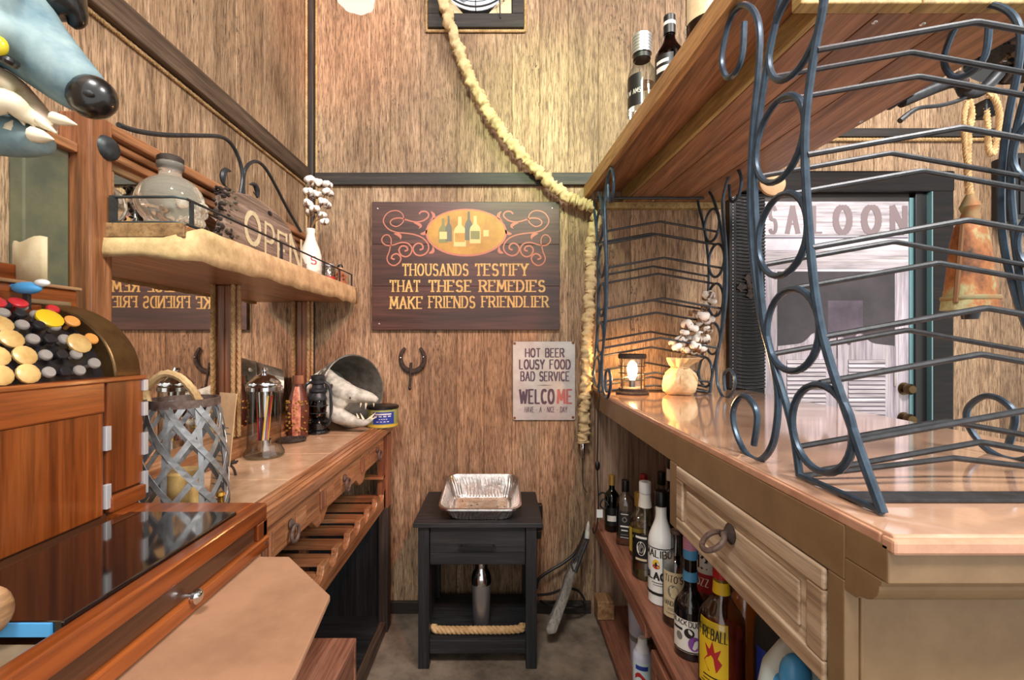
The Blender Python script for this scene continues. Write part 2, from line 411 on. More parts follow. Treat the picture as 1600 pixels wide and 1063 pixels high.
flat('mirror', (232, 228, 220), .015, 1)
flat('white_plastic', (232, 234, 234), .3); flat('white_gloss', (238, 238, 234), .18, coat=.4); flat('milk_white', (222, 220, 208), .25)
flat('lav_plastic', (206, 208, 226), .35); flat('blue_plastic', (78, 158, 214), .3); flat('deep_blue', (34, 62, 176), .35)
flat('pale_blue_plastic', (208, 226, 226), .35)
flat('black_plastic', (18, 18, 20), .35); flat('gold_cap', (186, 146, 74), .35, .6); flat('red_cap', (166, 30, 34), .35)
flat('silver_cap', (190, 190, 192), .3, .7); flat('pink_cap', (202, 140, 168), .4); flat('cyan_band', (84, 156, 204), .4)
flat('label_white', (226, 222, 212), .55); flat('label_cream', (216, 200, 164), .55, 0, (200, 180, 140), 40); flat('label_black', (22, 22, 24), .45)
flat('label_yellow', (228, 190, 36), .5); flat('label_red', (176, 36, 40), .5); flat('label_purple', (128, 74, 150), .5); flat('label_blue', (36, 60, 148), .5)
flat('label_gold', (196, 168, 60), .5); flat('ink_black', (26, 24, 24), .6); flat('ink_white', (232, 228, 220), .6); flat('ink_grey', (120, 116, 110), .6)
flat('paper', (216, 198, 160), .8, 0, (200, 180, 140), 20); flat('card', (206, 168, 128), .8, 0, (190, 150, 112), 16); flat('cardboard', (156, 115, 86), .85, 0, (136, 98, 72), 9, .15)
flat('bone', (196, 198, 188), .6, 0, (140, 142, 132), 22, .4); flat('tooth', (226, 214, 186), .35)
flat('beast_blue', (142, 160, 160), .7, 0, (84, 112, 124), 9, .3, spec=.25); flat('beast_dark', (16, 15, 16), .3, coat=.5); flat('beast_mouth', (200, 170, 148), .5, 0, (150, 140, 100), 20)
flat('yellow_eye', (206, 186, 40), .25); flat('jaw_blue', (96, 140, 166), .5, 0, (150, 190, 200), 14)
_m, _nt, _b = base_mat('bell_rust', .65, .3); _v = coords(_nt, (1, 1, .6)); _g = ntex(_nt, _v, 13, 6, .7)
_nt.links.new(ramp(_nt, _g, [(.30, (46, 38, 30)), (.42, (122, 74, 40)), (.52, (150, 96, 54)), (.60, (146, 142, 100)), (.72, (182, 174, 138))]), _b.inputs['Base Color']); bumpn(_nt, _b, _g, .5)
flat('bell_seam', (110, 76, 48), .7, .3); flat('bell_patina', (128, 132, 98), .7, .3, (150, 104, 66), 20, .4)
flat('bronze', (112, 84, 50), .35, .7, (84, 62, 38), 20, .1); flat('brass', (176, 136, 62), .28, .9); flat('dark_brass', (98, 78, 50), .35, .8)
flat('key_cream', (212, 178, 116), .3, 0, (188, 148, 88), 40); flat('key_black', (34, 32, 36), .3); flat('key_red', (196, 44, 50), .35)
flat('key_yellow', (220, 184, 34), .35); flat('key_orange', (226, 150, 74), .35); flat('key_grey', (150, 142, 136), .35); flat('hinge_white', (206, 210, 216), .3, .5)
flat('tan_metal', (150, 128, 98), .4, .3, (126, 106, 80), 20); flat('olive', (96, 92, 70), .7, 0, (70, 72, 60), 10); flat('fig_red', (156, 92, 62), .6); flat('fig_skin', (202, 150, 110), .6)
flat('dark_print', (70, 62, 66), .3, 0, (46, 40, 44), 4); flat('purple_print', (98, 84, 98), .35, 0, (66, 56, 66), 5); flat('letter_print', (130, 114, 116), .5); flat('shadow_print', (120, 112, 122), .4)
flat('white_print', (216, 210, 216), .35, 0, (198, 190, 200), 12); flat('teal_glass', (92, 134, 140), .1, 0, coat=1)
flat('tin_green', (150, 160, 98), .4); flat('cola_red', (104, 52, 36), .35, 0, (70, 32, 22), 30); flat('cola_label', (206, 140, 110), .5, 0, (150, 80, 60), 60)
flat('straw_red', (170, 40, 50), .4); flat('straw_yellow', (220, 180, 50), .4); flat('straw_dark', (70, 44, 70), .4); flat('straw_white', (220, 220, 220), .4)
_m = flat('white_shade', (236, 232, 224), .3); _b = _m.node_tree.nodes['Principled BSDF']; _b.inputs['Emission Color'].default_value = (1, .95, .88, 1); _b.inputs['Emission Strength'].default_value = .45; flat('cord', (20, 19, 19), .5); emit('filament', (255, 200, 135), 200)
emit('pendant_bulb', (255, 236, 210), 170); flat('fan_white', (214, 224, 234), .4); flat('grease', (150, 120, 84), .5, 0, (190, 180, 166), 30)
# ------------------------------------------------------------------ the room
XL = WX(484, WALL)-.005                      # left wall
CEIL = 3.5
struct(MB().box(XL-.1, 4.2, -.9, WALL+.1, -.1, 0).build('floor', 'floor_dirt'))
cl = struct(MB().box(XL-.1, 4.2, -.9, WALL+.1, CEIL, CEIL+.1).build('ceiling', 'ceiling_wood'))
wb = struct(MB().box(XL-.1, 4.2, WALL+.012, WALL+.1, 0, CEIL).build('wall_back', 'groove'))
wl = struct(MB().box(XL-.1, XL-.012, -.9, WALL+.012, 0, CEIL).build('wall_left', 'groove'))
DX0, DX1, DZ = 1.09, 2.14, 2.115
edges = [XL]+[WX(p, WALL) for p in (524, 579, 610, 657, 714, 756, 800, 843, 888, 935, 985, 1040, 1090)]+[1.09]
x = 1.09
while x < 4.2:
    x = min(4.2, x+random.choice((.10, .14, .17, .2))); edges.append(x)
for a, b in zip(edges, edges[1:]):
    z0 = DZ if (a >= DX0-.001 and a < DX1-.05) else 0
    o = MB().box(-(b-a)/2+.0005, (b-a)/2-.0005, 0, .014, z0, CEIL).build('plank', 'panel', wb, local=True, bev=.0014, seg=1)
    o.location = ((a+b)/2, WALL, 0)
y = WALL
while y > -.9:
    h = random.choice((.10, .13, .17, .2)); a = max(-.9, y-h)
    o = MB().box(-.014, 0, -(y-a)/2+.0005, (y-a)/2-.0005, 0, CEIL).build('plank', 'panel', wl, local=True, bev=.0014, seg=1)
    o.location = (XL, (y+a)/2, 0); y = a
struct(MB().box(XL+.001, .43, WALL-.014, WALL, 0, WZ(938, WALL)).build('baseboard_back', 'dark_trim_x', bev=.003))
tz0, tz1 = WZ(291, WALL), WZ(272, WALL)
struct(MB().box(WX(494, WALL), 1.05, WALL-.022, WALL, tz0, tz1).build('trim_1', 'dark_trim_x', bev=.003))
struct(MB().box(XL, XL+.028, -.9, WALL-.06, tz0-.005, tz1+.006).build('trim_2', 'dark_trim_y', bev=.004))
struct(MB().box(XL+.001, WX(493, WALL), WALL-.03, WALL, 0.01, CEIL).build('trim_3', 'dark_trim_z', bev=.004))
struct(MB().box(1.0, 4.2, WALL-.02, WALL, WZ(216, WALL), WZ(203, WALL)).build('trim_4', 'dark_trim_x', bev=.003))
def rope_trim(n, pts, r=.006): struct(rope_mb(pts, r, .022).build(n, 'rope', smooth=True))
rope_trim('trim_5', [(WX(495.5, WALL), WALL-.008, 1.60), (WX(495.5, WALL), WALL-.008, CEIL)])
rope_trim('trim_6', [(XL+.008, WALL-.045, 1.60), (XL+.008, WALL-.045, CEIL)])
rope_trim('trim_7', [(1.0, WALL-.012, WZ(220, WALL)), (3.6, WALL-.012, WZ(220, WALL))], .009)
rope_trim('trim_8', [(XL+.006, -.4, tz0-.012), (XL+.006, WALL-.06, tz0-.012)])

# ------------------------------------------------------------------ door with the printed saloon picture
d1 = sroot('door_1', (1.6, WALL, 0)); YD = WALL-.012
px = lambda p: WX(p, WALL); pz = lambda p: WZ(p, WALL)
MB().box(px(1190), px(1416), YD, YD+.03, .02, pz(311)).build('door_panel', 'white_print', d1)
# frame
MB().box(px(1441), px(1475), WALL-.05, WALL, 0, pz(275)).build('frame_board', 'old_black', d1, bev=.006)
MB().box(1.10, px(1475), WALL-.055, WALL, pz(305), pz(273)).build('frame_board', 'old_black', d1, bev=.008)
MB().box(px(1422), px(1441), WALL-.03, WALL, 0, pz(305)).build('frame_stop', 'black_paint', d1, bev=.003)
MB().box(px(1416), px(1422), YD-.006, YD+.02, 0, pz(311)).build('edge_strip', 'teal_glass', d1)
MB().box(px(1441)-.006, px(1441), WALL-.055, WALL-.03, 0, pz(305)).build('edge_strip', 'teal_glass', d1)
MB().box(px(1190), px(1416), YD-.003, YD+.03, pz(316), pz(305)).build('header_strip', 'dark_trim_x', d1)
def dbox(n, m, a, b, t, bt, dep): return MB().box(px(a), px(b), YD-dep, YD+.001, pz(bt), pz(t)).build(n, m, d1, bev=.001, seg=1)
dbox('sign_board', 'print_wood', 1192, 1415, 317, 369, .004)
dbox('lintel_board', 'print_wood', 1192, 1415, 392, 421, .003)
dbox('lintel_groove', 'shadow_print', 1192, 1415, 371, 374, .002)
dbox('post_board', 'print_wood_z', 1396, 1415, 423, 940, .003)
dbox('post_board', 'print_wood_z', 1192, 1211, 423, 940, .003)
dbox('dark_opening', 'dark_print', 1212, 1395, 425, 560, .0015)
dbox('dark_opening', 'purple_print', 1290, 1345, 470, 545, .002)
for ch, a, b in (('S', 1196, 1213), ('A', 1223, 1247), ('L', 1264, 1284), ('O', 1298, 1327), ('O', 1342, 1372), ('N', 1386, 1413)):
    m = MB(); text(m, ch, px(a)+.012, px(b)-.012, pz(365), pz(325), wallmap(YD-.0055), .36, .14, .14); m.build('letter', 'letter_print', d1)
for sgn, a, b in ((1, 1212, 1302.5), (-1, 1304.5, 1395)):
    # swinging leaf with a wavy top edge
    top = []
    for i in range(25):
        t = i/24; q = t if sgn > 0 else 1-t
        yy = 541-10*q-14*math.exp(-((q-.62)/.13)**2)+9*math.exp(-((q-.80)/.07)**2)-12*max(0, q-.85)/.15
        top.append((px(a+(b-a)*t), YD-.007, pz(yy)))
    poly = top+[(px(b), YD-.007, .52), (px(a), YD-.007, .52)]
    leaf = MB().prism(poly, (0, .007, 0)).build('swing_leaf', 'print_wood_z', d1)
    la, lb = (1225, 1286) if sgn > 0 else (1320, 1378)
    MB().box(px(la), px(lb), YD-.0078, YD-.0065, .62, pz(562)).build('louver_recess', 'shadow_print', leaf)
    z = pz(562)-.01; sm = MB()
    while z > .63:
        o = MB().add([(px(la)+.002, YD-.008, z+.008), (px(lb)-.002, YD-.008, z+.008), (px(lb)-.002, YD-.0125, z-.006), (px(la)+.002, YD-.0125, z-.006),
                      (px(la)+.002, YD-.0075, z-.006), (px(lb)-.002, YD-.0075, z-.006)], [(0, 1, 2, 3), (3, 2, 5, 4), (0, 3, 4), (1, 5, 2)]).build('slat', 'print_wood', leaf)
        z -= .0205
for p, q in ((1408, 607), (1407, 653)):
    MB().lathe([(.0, .05), (.018, .048), (.026, .036), (.024, .022), (.012, .014), (.012, .005), (.03, .004), (.03, 0)], (px(p), YD-.003, pz(q)), 20, (0, -1, 0)).build('door_knob', 'dark_brass', d1, True)
MB().lathe([(.0, .012), (.02, .012), (.024, 0)], (px(1418), YD-.006, pz(655)), 16, (0, -1, 0)).build('lock_plate', 'dark_brass', d1, True)
MB().box(px(1391), px(1394.5), YD-.012, YD, pz(603), pz(577)).build('hinge', 'sign_tin', d1)

# embossed black strip beside the door
eb = thing('embossed_panel', 'black wrinkled embossed strip left of the saloon door', 'panel', (1.17, WALL, 1.0))
x0, x1 = px(1146), px(1191); vs = []; nx, nz = 9, 300; zlo, zhi = 1.083, 2.09
for i in range(nz+1):
    z = zlo+(zhi-zlo)*i/nz
    for j in range(nx+1):
        t = j/nx; xx = x0+(x1-x0)*t
        vs.append((xx, WALL-.024-.006*math.sin(2*PI*(z/.0165+.5*math.sin(t*PI)*.9+.25*noise.noise((xx*30, 0, z*6)))), z))
MB().add(vs, [(i*(nx+1)+j, i*(nx+1)+j+1, (i+1)*(nx+1)+j+1, (i+1)*(nx+1)+j) for i in range(nz) for j in range(nx)]).build('wrinkled_face', 'black_paint', eb, True, auto=False)
MB().box(1.168, x1, WALL-.02, WALL, .02, zlo-.001).build('lower_board', 'old_black', eb)
MB().box(x0, x1, WALL-.018, WALL, zlo, zhi).build('backing', 'black_paint', eb)
MB().box(px(1134), x0, WALL-.03, WALL, zlo, zhi).build('edge_board', 'old_black', eb, bev=.004)
nm = MB()
for i in range(60): nm.ball((px(1140), WALL-.031, .1+i*.033 if False else 1.1+i*.0163), .003, 6, 4)
tag(nm.build('stud', 'steel', eb, True), kind='stuff')
cx_, cz_ = px(1165), pz(449); cm = MB()
for a in range(4):
    an = a*PI/2+.12; u = Vector((math.cos(an), 0, math.sin(an))); v = Vector((-math.sin(an), 0, math.cos(an))); c0 = Vector((cx_, WALL-.034, cz_))
    pl = [c0-v*.009, c0+u*.03-v*.009, c0+u*.042-v*.022, c0+u*.05-v*.010, c0+u*.062, c0+u*.05+v*.010, c0+u*.042+v*.022, c0+u*.03+v*.009, c0+v*.009]
    cm.prism(pl, (0, .008, 0))
cm.ball((cx_, WALL-.036, cz_), (.014, .006, .014), 12, 6)
tag(cm.build('iron_cross', 'rust_iron'), 'small rusted iron cross on the black embossed strip', 'cross')

# ------------------------------------------------------------------ boarded fan high on the back wall
fz = WZ(-36, WALL); fx = px(744); x0, x1, z0, z1 = px(670), px(818), WZ(48, WALL), WZ(48, WALL)+.515
wf = thing('wall_fan', 'round wall fan with wire guard in a black board surround', 'fan', (fx, WALL, z0))
yb = WALL-.02
for a, b, c, d in ((x0, x1, z0, z0+.066), (x0, x1, z1-.066, z1), (x0, x0+.055, z0+.066, z1-.066), (x1-.055, x1, z0+.066, z1-.066)):
    MB().box(a, b, yb-.008, WALL, c, d).build('surround_board', 'dark_trim_x', wf, bev=.003)
MB().box(x0+.055, x1-.055, yb+.008, WALL, z0+.066, z1-.066).build('back_board', 'old_black', wf)
for s in (-1, 1):
    MB().prism([(fx+s*.17, yb-.002, z0+.066), (fx+s*.06, yb-.002, z0+.066), (fx+s*.17, yb-.002, z0+.19)], (0, .01, 0)).build('corner_filler', 'paper', wf)
MB().lathe([(.178, 0), (.178, .006), (.16, .012), (0, .012)], (fx, yb+.006, fz), 40, (0, -1, 0)).build('fan_housing', 'fan_white', wf, True)
for k in range(5):
    a = 2*PI*k/5+.4; m = MB(); P = []
    for r, wd, tw in ((.03, .02, .3), (.08, .045, .25), (.13, .06, .2), (.155, .05, .2)):
        for s in (-1, 1):
            an = a+s*wd/r*.6; P.append((fx+r*math.cos(an), yb-.016-s*.006, fz+r*math.sin(an)))
    m.add(P, [(0, 1, 3, 2), (2, 3, 5, 4), (4, 5, 7, 6)]); ob = m.build('blade', 'fan_white', wf, True)
    sd = ob.modifiers.new('thick', 'SOLIDIFY'); sd.thickness = .003
gm = wf
for r in (.184, .16, .148, .136, .124, .112, .10, .088, .076, .064, .05, .035):
    MB().tube(circ((fx, yb-.035, fz), r, 48, 'xz'), .0045 if r > .18 else .0016, 6, True).build('guard_ring', 'charcoal', wf, True)
for k in range(8):
    a = PI/2+2*PI*k/8
    MB().tube([(fx+.02*math.cos(a), yb-.037, fz+.02*math.sin(a)), (fx+.184*math.cos(a), yb-.037, fz+.184*math.sin(a)), (fx+.19*math.cos(a), yb, fz+.19*math.sin(a))], .0022, 6).build('guard_spoke', 'charcoal', wf, True)
MB().tube(cr([(px(777), yb-.02, WZ(-5, WALL)), (px(781), yb-.025, WZ(12, WALL)), (px(781), yb-.02, WZ(22, WALL)), (px(782), yb-.015, WZ(36, WALL))]), .003, 6).build('power_cord', 'cord', wf, True)
q = .008
rope_mb([(x0-q, WALL-.01, z1), (x0-q, WALL-.01, z0-q), (x1+q, WALL-.01, z0-q), (x1+q, WALL-.01, z1)], .007, .024).build('rope_edging', 'rope', wf, True)

# white pendant shade at the very top
ps = W(556, 4, 1.55)
pe = thing('pendant_lamp', 'white scalloped pendant lamp shade near the ceiling', 'lamp', (ps.x, ps.y, ps.z))
MB().lathe([(.058, 0), (.062, .012), (.06, .05), (.045, .10), (.02, .14), (.02, .145), (.014, .13), (.04, .095), (.055, .05), (.056, .01), (.054, .002)], ps, 28, rf=lambda a, z: 1+.05*math.cos(8*a)*max(0, 1-z/.08)).build('shade', 'white_shade', pe, True)
MB().tube([ps+Vector((0, 0, .14)), (ps.x, ps.y, CEIL)], .006, 8).build('rod', 'brass', pe, True)
MB().ball(ps+Vector((0, 0, .05)), (.028, .028, .034), 14, 10).build('bulb', 'pendant_bulb', pe, True)

# ------------------------------------------------------------------ burlap covered hose
HD = 2.135
hp = [(688, -40), (694, 0), (705, 45), (722, 92), (744, 142), (772, 188), (800, 225), (834, 262), (868, 294), (900, 314), (926, 323)]
hp2 = [(934, 335), (926, 365), (922, 400), (922, 450), (919, 500), (917, 550), (916, 600), (913, 650), (911, 692)]
hs = thing('burlap_hose', 'scrunched burlap sleeve draped diagonally across the back wall', 'hose', W(911, 700, HD))
def scrunch(pts, r0, name, seed, lo=.4):
    P = cr(pts, 26); n = len(P); rn = random.Random(seed)
    rad = []
    for i, p in enumerate(P):
        t = i/(n-1); am = min(1, lo+t*1.6)
        rad.append(r0*(.80+am*.13*math.sin(i*1.7+4*noise.noise((i*.13, seed, 0)))+am*.30*noise.noise((i*.22, seed, 3))))
    Q = [p+Vector((noise.noise((i*.12, 1, seed)), .2*noise.noise((i*.12, 4, seed)), noise.noise((i*.12, 7, seed))))*.012 for i, p in enumerate(P)]
    return MB().tube(Q, rad, 18, rf=lambda t, a: 1+.42*noise.noise((math.cos(a)*1.5, math.sin(a)*1.5, t*len(P)*.33+seed))+.10*math.sin(a*2+t*len(P)*.8)).build(name, 'hose_burlap', hs, True, auto=False)
scrunch([W(a, b, HD) for a, b in hp], .031, 'upper_sleeve', 2, .15)
scrunch([W(a, b, HD+.01) for a, b in hp2], .029, 'lower_sleeve', 9, .5)
MB().lathe([(.0, -.05), (.006, -.045), (.012, -.01), (.014, .02), (.008, .03)], W(911, 700, HD+.01), 12).build('silver_tip', 'chrome', hs, True)
MB().tube(cr([W(911, 708, 2.15), W(910, 735, 2.16), W(911, 758, 2.16), W(917, 770, 2.16)]), .0022, 6).build('wire', 'rust_iron', hs, True)

# ------------------------------------------------------------------ big painted sign
sx0, sx1, sz0, sz1 = px(583), px(873.5), pz(516), pz(317.5)
sg = thing('wooden_sign', 'dark brown painted sign reading THOUSANDS TESTIFY THAT THESE REMEDIES MAKE FRIENDS FRIENDLIER', 'sign', ((sx0+sx1)/2, WALL, sz0))
ys = WALL-.022
for k in range(3):
    zz = [sz0, sz0+.21, sz0+.41, sz1]
    MB().box(sx0, sx1, ys, WALL, zz[k]+.0002, zz[k+1]-.0002).build('board', 'sign_wood', sg, bev=.0015, seg=1)
sc_ = lambda c: (px(570+c[0]/5.061), pz(310+c[1]/5.061))
f1, f2, f3 = wallmap(ys-.0006), wallmap(ys-.0011), wallmap(ys-.0016)
m = MB(); disc(m, *sc_((805, 280)), 63/FPX*WALL, 37/FPX*WALL, f1); m.build('oval_rim', 'sign_pink', sg)
m = MB(); disc(m, *sc_((805, 278)), 60/FPX*WALL, 34.5/FPX*WALL, f2); ov = m.build('oval', 'sign_oval', sg)
def bot_sil(cx, base, h, wd, mat, f, lab=None):
    pr = [(-.5, 0), (-.5, .5), (-.42, .6), (-.16, .72), (-.14, 1), (.14, 1), (.16, .72), (.42, .6), (.5, .5), (.5, 0)]
    MB().add([f(*sc_((cx+a*wd, base-b*h)))-Vector((0, cx*2e-7, 0)) for a, b in pr], [tuple(range(10))]).build('painted_bottle', mat, ov)
    if lab: MB().add([wallmap(ys-.0021)(*sc_(p)) for p in ((cx-.42*wd, base-.15*h), (cx+.42*wd, base-.15*h), (cx+.42*wd, base-.45*h), (cx-.42*wd, base-.45*h))], [(0, 1, 2, 3)]).build('painted_label', lab, ov)
m = MB(); m.add([f3(*sc_(p)) for p in ((540, 335), (600, 300), (760, 290), (960, 295), (1030, 320), (960, 340), (820, 395), (680, 370))], [tuple(range(8))]); m.build('painted_tray', 'sign_oval_dark', ov)
f35 = wallmap(ys-.0018)
for a in ((625, 360, 190, 70, 'sign_green', f35, 'sign_cream'), (668, 350, 200, 50, 'sign_blue', f35, None), (755, 390, 235, 95, 'sign_cream', f35, 'sign_oval'), (825, 340, 225, 60, 'sign_blue', f35, None), (875, 365, 215, 85, 'sign_cream', f35, 'sign_green'), (960, 335, 165, 50, 'sign_oval_dark', f35, 'sign_cream')): bot_sil(*a)
curl = [[(320, 170), (305, 205), (262, 232), (220, 220), (212, 193), (238, 172), (285, 166), (330, 178), (400, 196), (460, 190), (500, 165), (511, 138), (490, 116), (455, 116), (436, 135)],
        [(316, 172), (306, 135), (270, 110), (220, 112), (180, 136), (157, 180), (166, 218), (202, 256), (262, 278), (330, 285), (400, 296), (460, 320), (500, 360), (511, 402), (492, 440), (450, 460), (410, 450), (389, 415), (400, 380), (430, 364), (460, 376), (465, 405), (440, 416)],
        [(215, 380), (217, 332), (196, 300), (165, 302), (144, 332), (155, 364), (190, 381), (240, 375), (300, 358), (350, 366), (379, 402), (370, 446), (335, 469), (295, 455), (279, 415), (300, 386), (335, 390), (346, 415), (322, 425)],
        [(213, 380), (202, 430), (185, 480), (200, 520), (240, 538), (280, 515), (293, 477), (266, 447), (232, 455), (220, 480), (245, 490)],
        [(528, 113), (550, 140), (546, 165), (515, 190)], [(445, 290), (480, 285), (500, 255)], [(512, 442), (545, 425), (542, 385)], [(395, 204), (432, 214), (448, 232), (432, 252)], [(238, 288), (272, 296), (290, 312), (290, 338)]]
for i, c in enumerate(curl):
    for mir in (0, 1):
        q = [((1608-a if mir else a), b) for a, b in c]
        m = MB(); P = cr([(*sc_(p), 0) for p in q], 7); wd = .0062 if i < 4 else .013
        strokeline(m, [(p.x, p.y) for p in P], wd, f1, (lambda t: .75+.5*t) if i < 4 else (lambda t: .1+1.1*math.sin(PI*min(1, t*1.1)))); m.build('scroll_line', 'sign_pink', sg)
for s, a, b, t, bt in (('THOUSANDS', 302, 825, 527, 615), ('TESTIFY', 872, 1292, 527, 615), ('THAT', 203, 447, 656, 741), ('THESE', 508, 848, 656, 741), ('REMEDIES', 905, 1425, 656, 741), ('MAKE', 204, 466, 784, 874), ('FRIENDS', 508, 878, 780, 868), ('FRIENDLIER', 922, 1452, 780, 862)):
    (u0, v0), (u1, v1) = sc_((a+8, bt)), sc_((b-8, t)); m = MB()
    text(m, s, u0, u1, v0, v1, f1, .22, .13, .2, .36); m.build('lettering', 'sign_gold', sg)
for a, b in ((110, 92), (1478, 90), (122, 995)):
    u, v = sc_((a, b)); MB().ball((u, ys, v), (.005, .002, .005), 8, 5).build('nail', 'steel', sg, True)

# ------------------------------------------------------------------ tin welcome sign
wx0, wx1, wz0, wz1 = px(801.5), px(898), pz(656), pz(534)
wsn = thing('tin_sign', 'pale tin sign reading HOT BEER LOUSY FOOD BAD SERVICE WELCOME', 'sign', ((wx0+wx1)/2, WALL, wz0))
yt = WALL-.010; r = .008; P = []
for (cx, cz, a0) in ((wx1-r, wz1-r, 0), (wx0+r, wz1-r, 90), (wx0+r, wz0+r, 180), (wx1-r, wz0+r, 270)):
    for k in range(5): a = math.radians(a0+k*22.5); P.append((cx+r*math.cos(a), yt, cz+r*math.sin(a)))
MB().prism(P, (0, .0035, 0)).build('tin_plate', 'sign_tin', wsn)
MB().box(wx0+.02, wx1-.02, yt+.0035, WALL, wz0+.02, wz1-.02).build('backing', 'plain_wood', wsn)
fw = wallmap(yt-.0006)
for s, a, b, t, bt, mt, g, w_ in (('HOT BEER', 819.7, 881.8, 545, 558, 'ink_purple', .26, .2), ('LOUSY FOOD', 810.5, 891.5, 562.5, 576.5, 'ink_purple', .26, .2), ('BAD SERVICE', 812.5, 890, 581, 595, 'ink_purple', .26, .2),
                           ('WELCO', 811, 866, 609, 630, 'ink_purple', .3, .24), ('ME', 870, 894, 609, 630, 'ink_red', .3, .24), ('HAVE - A - NICE - DAY', 818.5, 886.5, 635.5, 644, 'ink_purple', .26, .18)):
    m = MB(); text(m, s, px(a)+.004, px(b)-.004, pz(bt), pz(t), fw, w_*1.35, w_*1.1, 0, g+.06, .12 if 'NICE' in s else 0); m.build('lettering', mt, wsn)
MB().add([fw(*p) for p in ((px(838), pz(602)), (px(850), pz(601)), (px(864), pz(602)), (px(850), pz(603)))], [(0, 1, 2, 3)]).build('divider', 'ink_grey', wsn)
for a, b in ((804, 537), (895, 536), (804, 653), (895, 652)):
    MB().lathe([(0, .002), (.006, .0016), (.007, 0)], (px(a), yt, pz(b)), 12, (0, -1, 0)).build('rusty_nail', 'rust_spot', wsn, True)

# ------------------------------------------------------------------ horseshoe
hb = thing('horseshoe', 'rusty horseshoe hook nailed below the big wooden sign', 'horseshoe', (px(645), WALL, pz(580)))
c0 = Vector((px(645.5), WALL-.014, pz(560))); P = []
for k in range(25):
    a = math.radians(128+k*(412-128)/24); rr = .058
    P.append(c0+Vector((rr*math.cos(a)*.98, 0, rr*1.08*math.sin(a))))
MB().tube(P, .010, 8, flatten=.7, rf=lambda t, a: .75+.5*math.sin(PI*t)).build('shoe', 'rust_iron', hb, True)
MB().tube(cr([(px(643), WALL-.008, pz(567)), (px(643), WALL-.02, pz(578)), (px(643), WALL-.03, pz(592)), (px(643), WALL-.045, pz(606)), (px(645), WALL-.06, pz(604))]), .006, 8).build('hook', 'rust_iron', hb, True)
for a, b in ((628, 559), (663, 558)): MB().ball((px(a), WALL-.024, pz(b)), .004, 8, 5).build('nail_head', 'chrome', hb, True)

# ------------------------------------------------------------------ black nightstand with tray, shaker and rope
ND = 1.80; nx0, nx1 = WX(645, ND), WX(848, ND); ntz = WZ(818, ND)
ns = thing('nightstand', 'black wood grain nightstand with one drawer against the back wall', 'nightstand', ((nx0+nx1)/2, 2.0, 0))
MB().box(nx0, nx1, ND, 2.185, ntz-.019, ntz).build('table_top', 'black_ash', ns, bev=.002)
lx0, lx1, rx0, rx1 = nx0+.018, nx0+.062, nx1-.066, nx1-.022
for a, b in ((lx0, lx1), (rx0, rx1)):
    for c, d in ((ND+.015, ND+.06), (2.125, 2.17)): MB().box(a, b, c, d, 0.001, ntz-.019).build('leg', 'black_ash_z', ns, bev=.002)
    MB().box((a+b)/2-.008, (a+b)/2+.008, ND+.06, 2.125, .06, ntz-.019).build('side_panel', 'black_ash_z', ns)
dz0 = WZ(883, ND+.02)
dr = MB().box(lx1+.002, rx0-.002, ND+.02, ND+.04, dz0, ntz-.024).build('drawer', 'black_ash', ns, bev=.003)
MB().box(lx1+.004, rx0-.004, ND+.04, 2.12, dz0+.01, ntz-.03).build('drawer_box', 'black_ash', ns)
MB().box(lx1+.002, rx0-.002, ND+.0185, ND+.0200, dz0+.050, dz0+.052).build('drawer_groove', 'black_paint', dr)
h0, h1, hz = WX(717, ND), WX(775, ND), WZ(856, ND)
MB().tube([(h0+.01, ND+.02, hz), (h0+.01, ND+.0, hz), ], .004, 8).tube([(h1-.01, ND+.02, hz), (h1-.01, ND, hz)], .004, 8).box(h0, h1, ND-.004, ND+.004, hz-.004, hz+.004).build('drawer_handle', 'black_plastic', dr)
shz = .112
MB().box(lx1-.02, rx0+.02, ND+.03, 2.16, shz-.02, shz).build('lower_shelf', 'black_ash', ns)
MB().box(lx1, rx0, ND+.025, ND+.045, .055, shz-.004).build('front_rail', 'black_ash', ns, bev=.002)
MB().box(lx1, rx0, 2.14, 2.155, .055, shz-.004).build('back_rail', 'black_ash', ns)
rp = [(lx1+.012, ND+.07, shz+.026), (lx1+.03, ND+.062, shz+.017), (0*.5+(lx1+rx0)/2, ND+.06, shz+.0165), (rx0-.03, ND+.063, shz+.018), (rx0-.012, ND+.075, shz+.03)]
tag(rope_mb(cr(rp, 12), .0155, .055, 3, 8).build('rope_length', 'rope', None, True), 'thick twisted rope laid along the nightstand lower shelf', 'rope')
# shaker
sd_ = .0; sy = 1.93; sx = WX(752, sy)
sk = thing('cocktail_shaker', 'tall brushed steel cocktail shaker on the nightstand lower shelf', 'shaker', (sx, sy, shz))
MB().lathe([(.0, 0), (.032, 0), (.034, .004), (.040, .16), (.041, .17), (.041, .178)], (sx, sy, shz), 28).build('cup', 'steel', sk, True)
MB().lathe([(.0425, .176), (.0425, .20), (.036, .222), (.026, .236), (.026, .25)], (sx, sy, shz), 28).build('strainer_top', 'chrome', sk, True)
MB().lathe([(.0275, .25), (.0275, .285), (.022, .292), (0, .292)], (sx, sy, shz), 24).build('cap', 'chrome', sk, True)
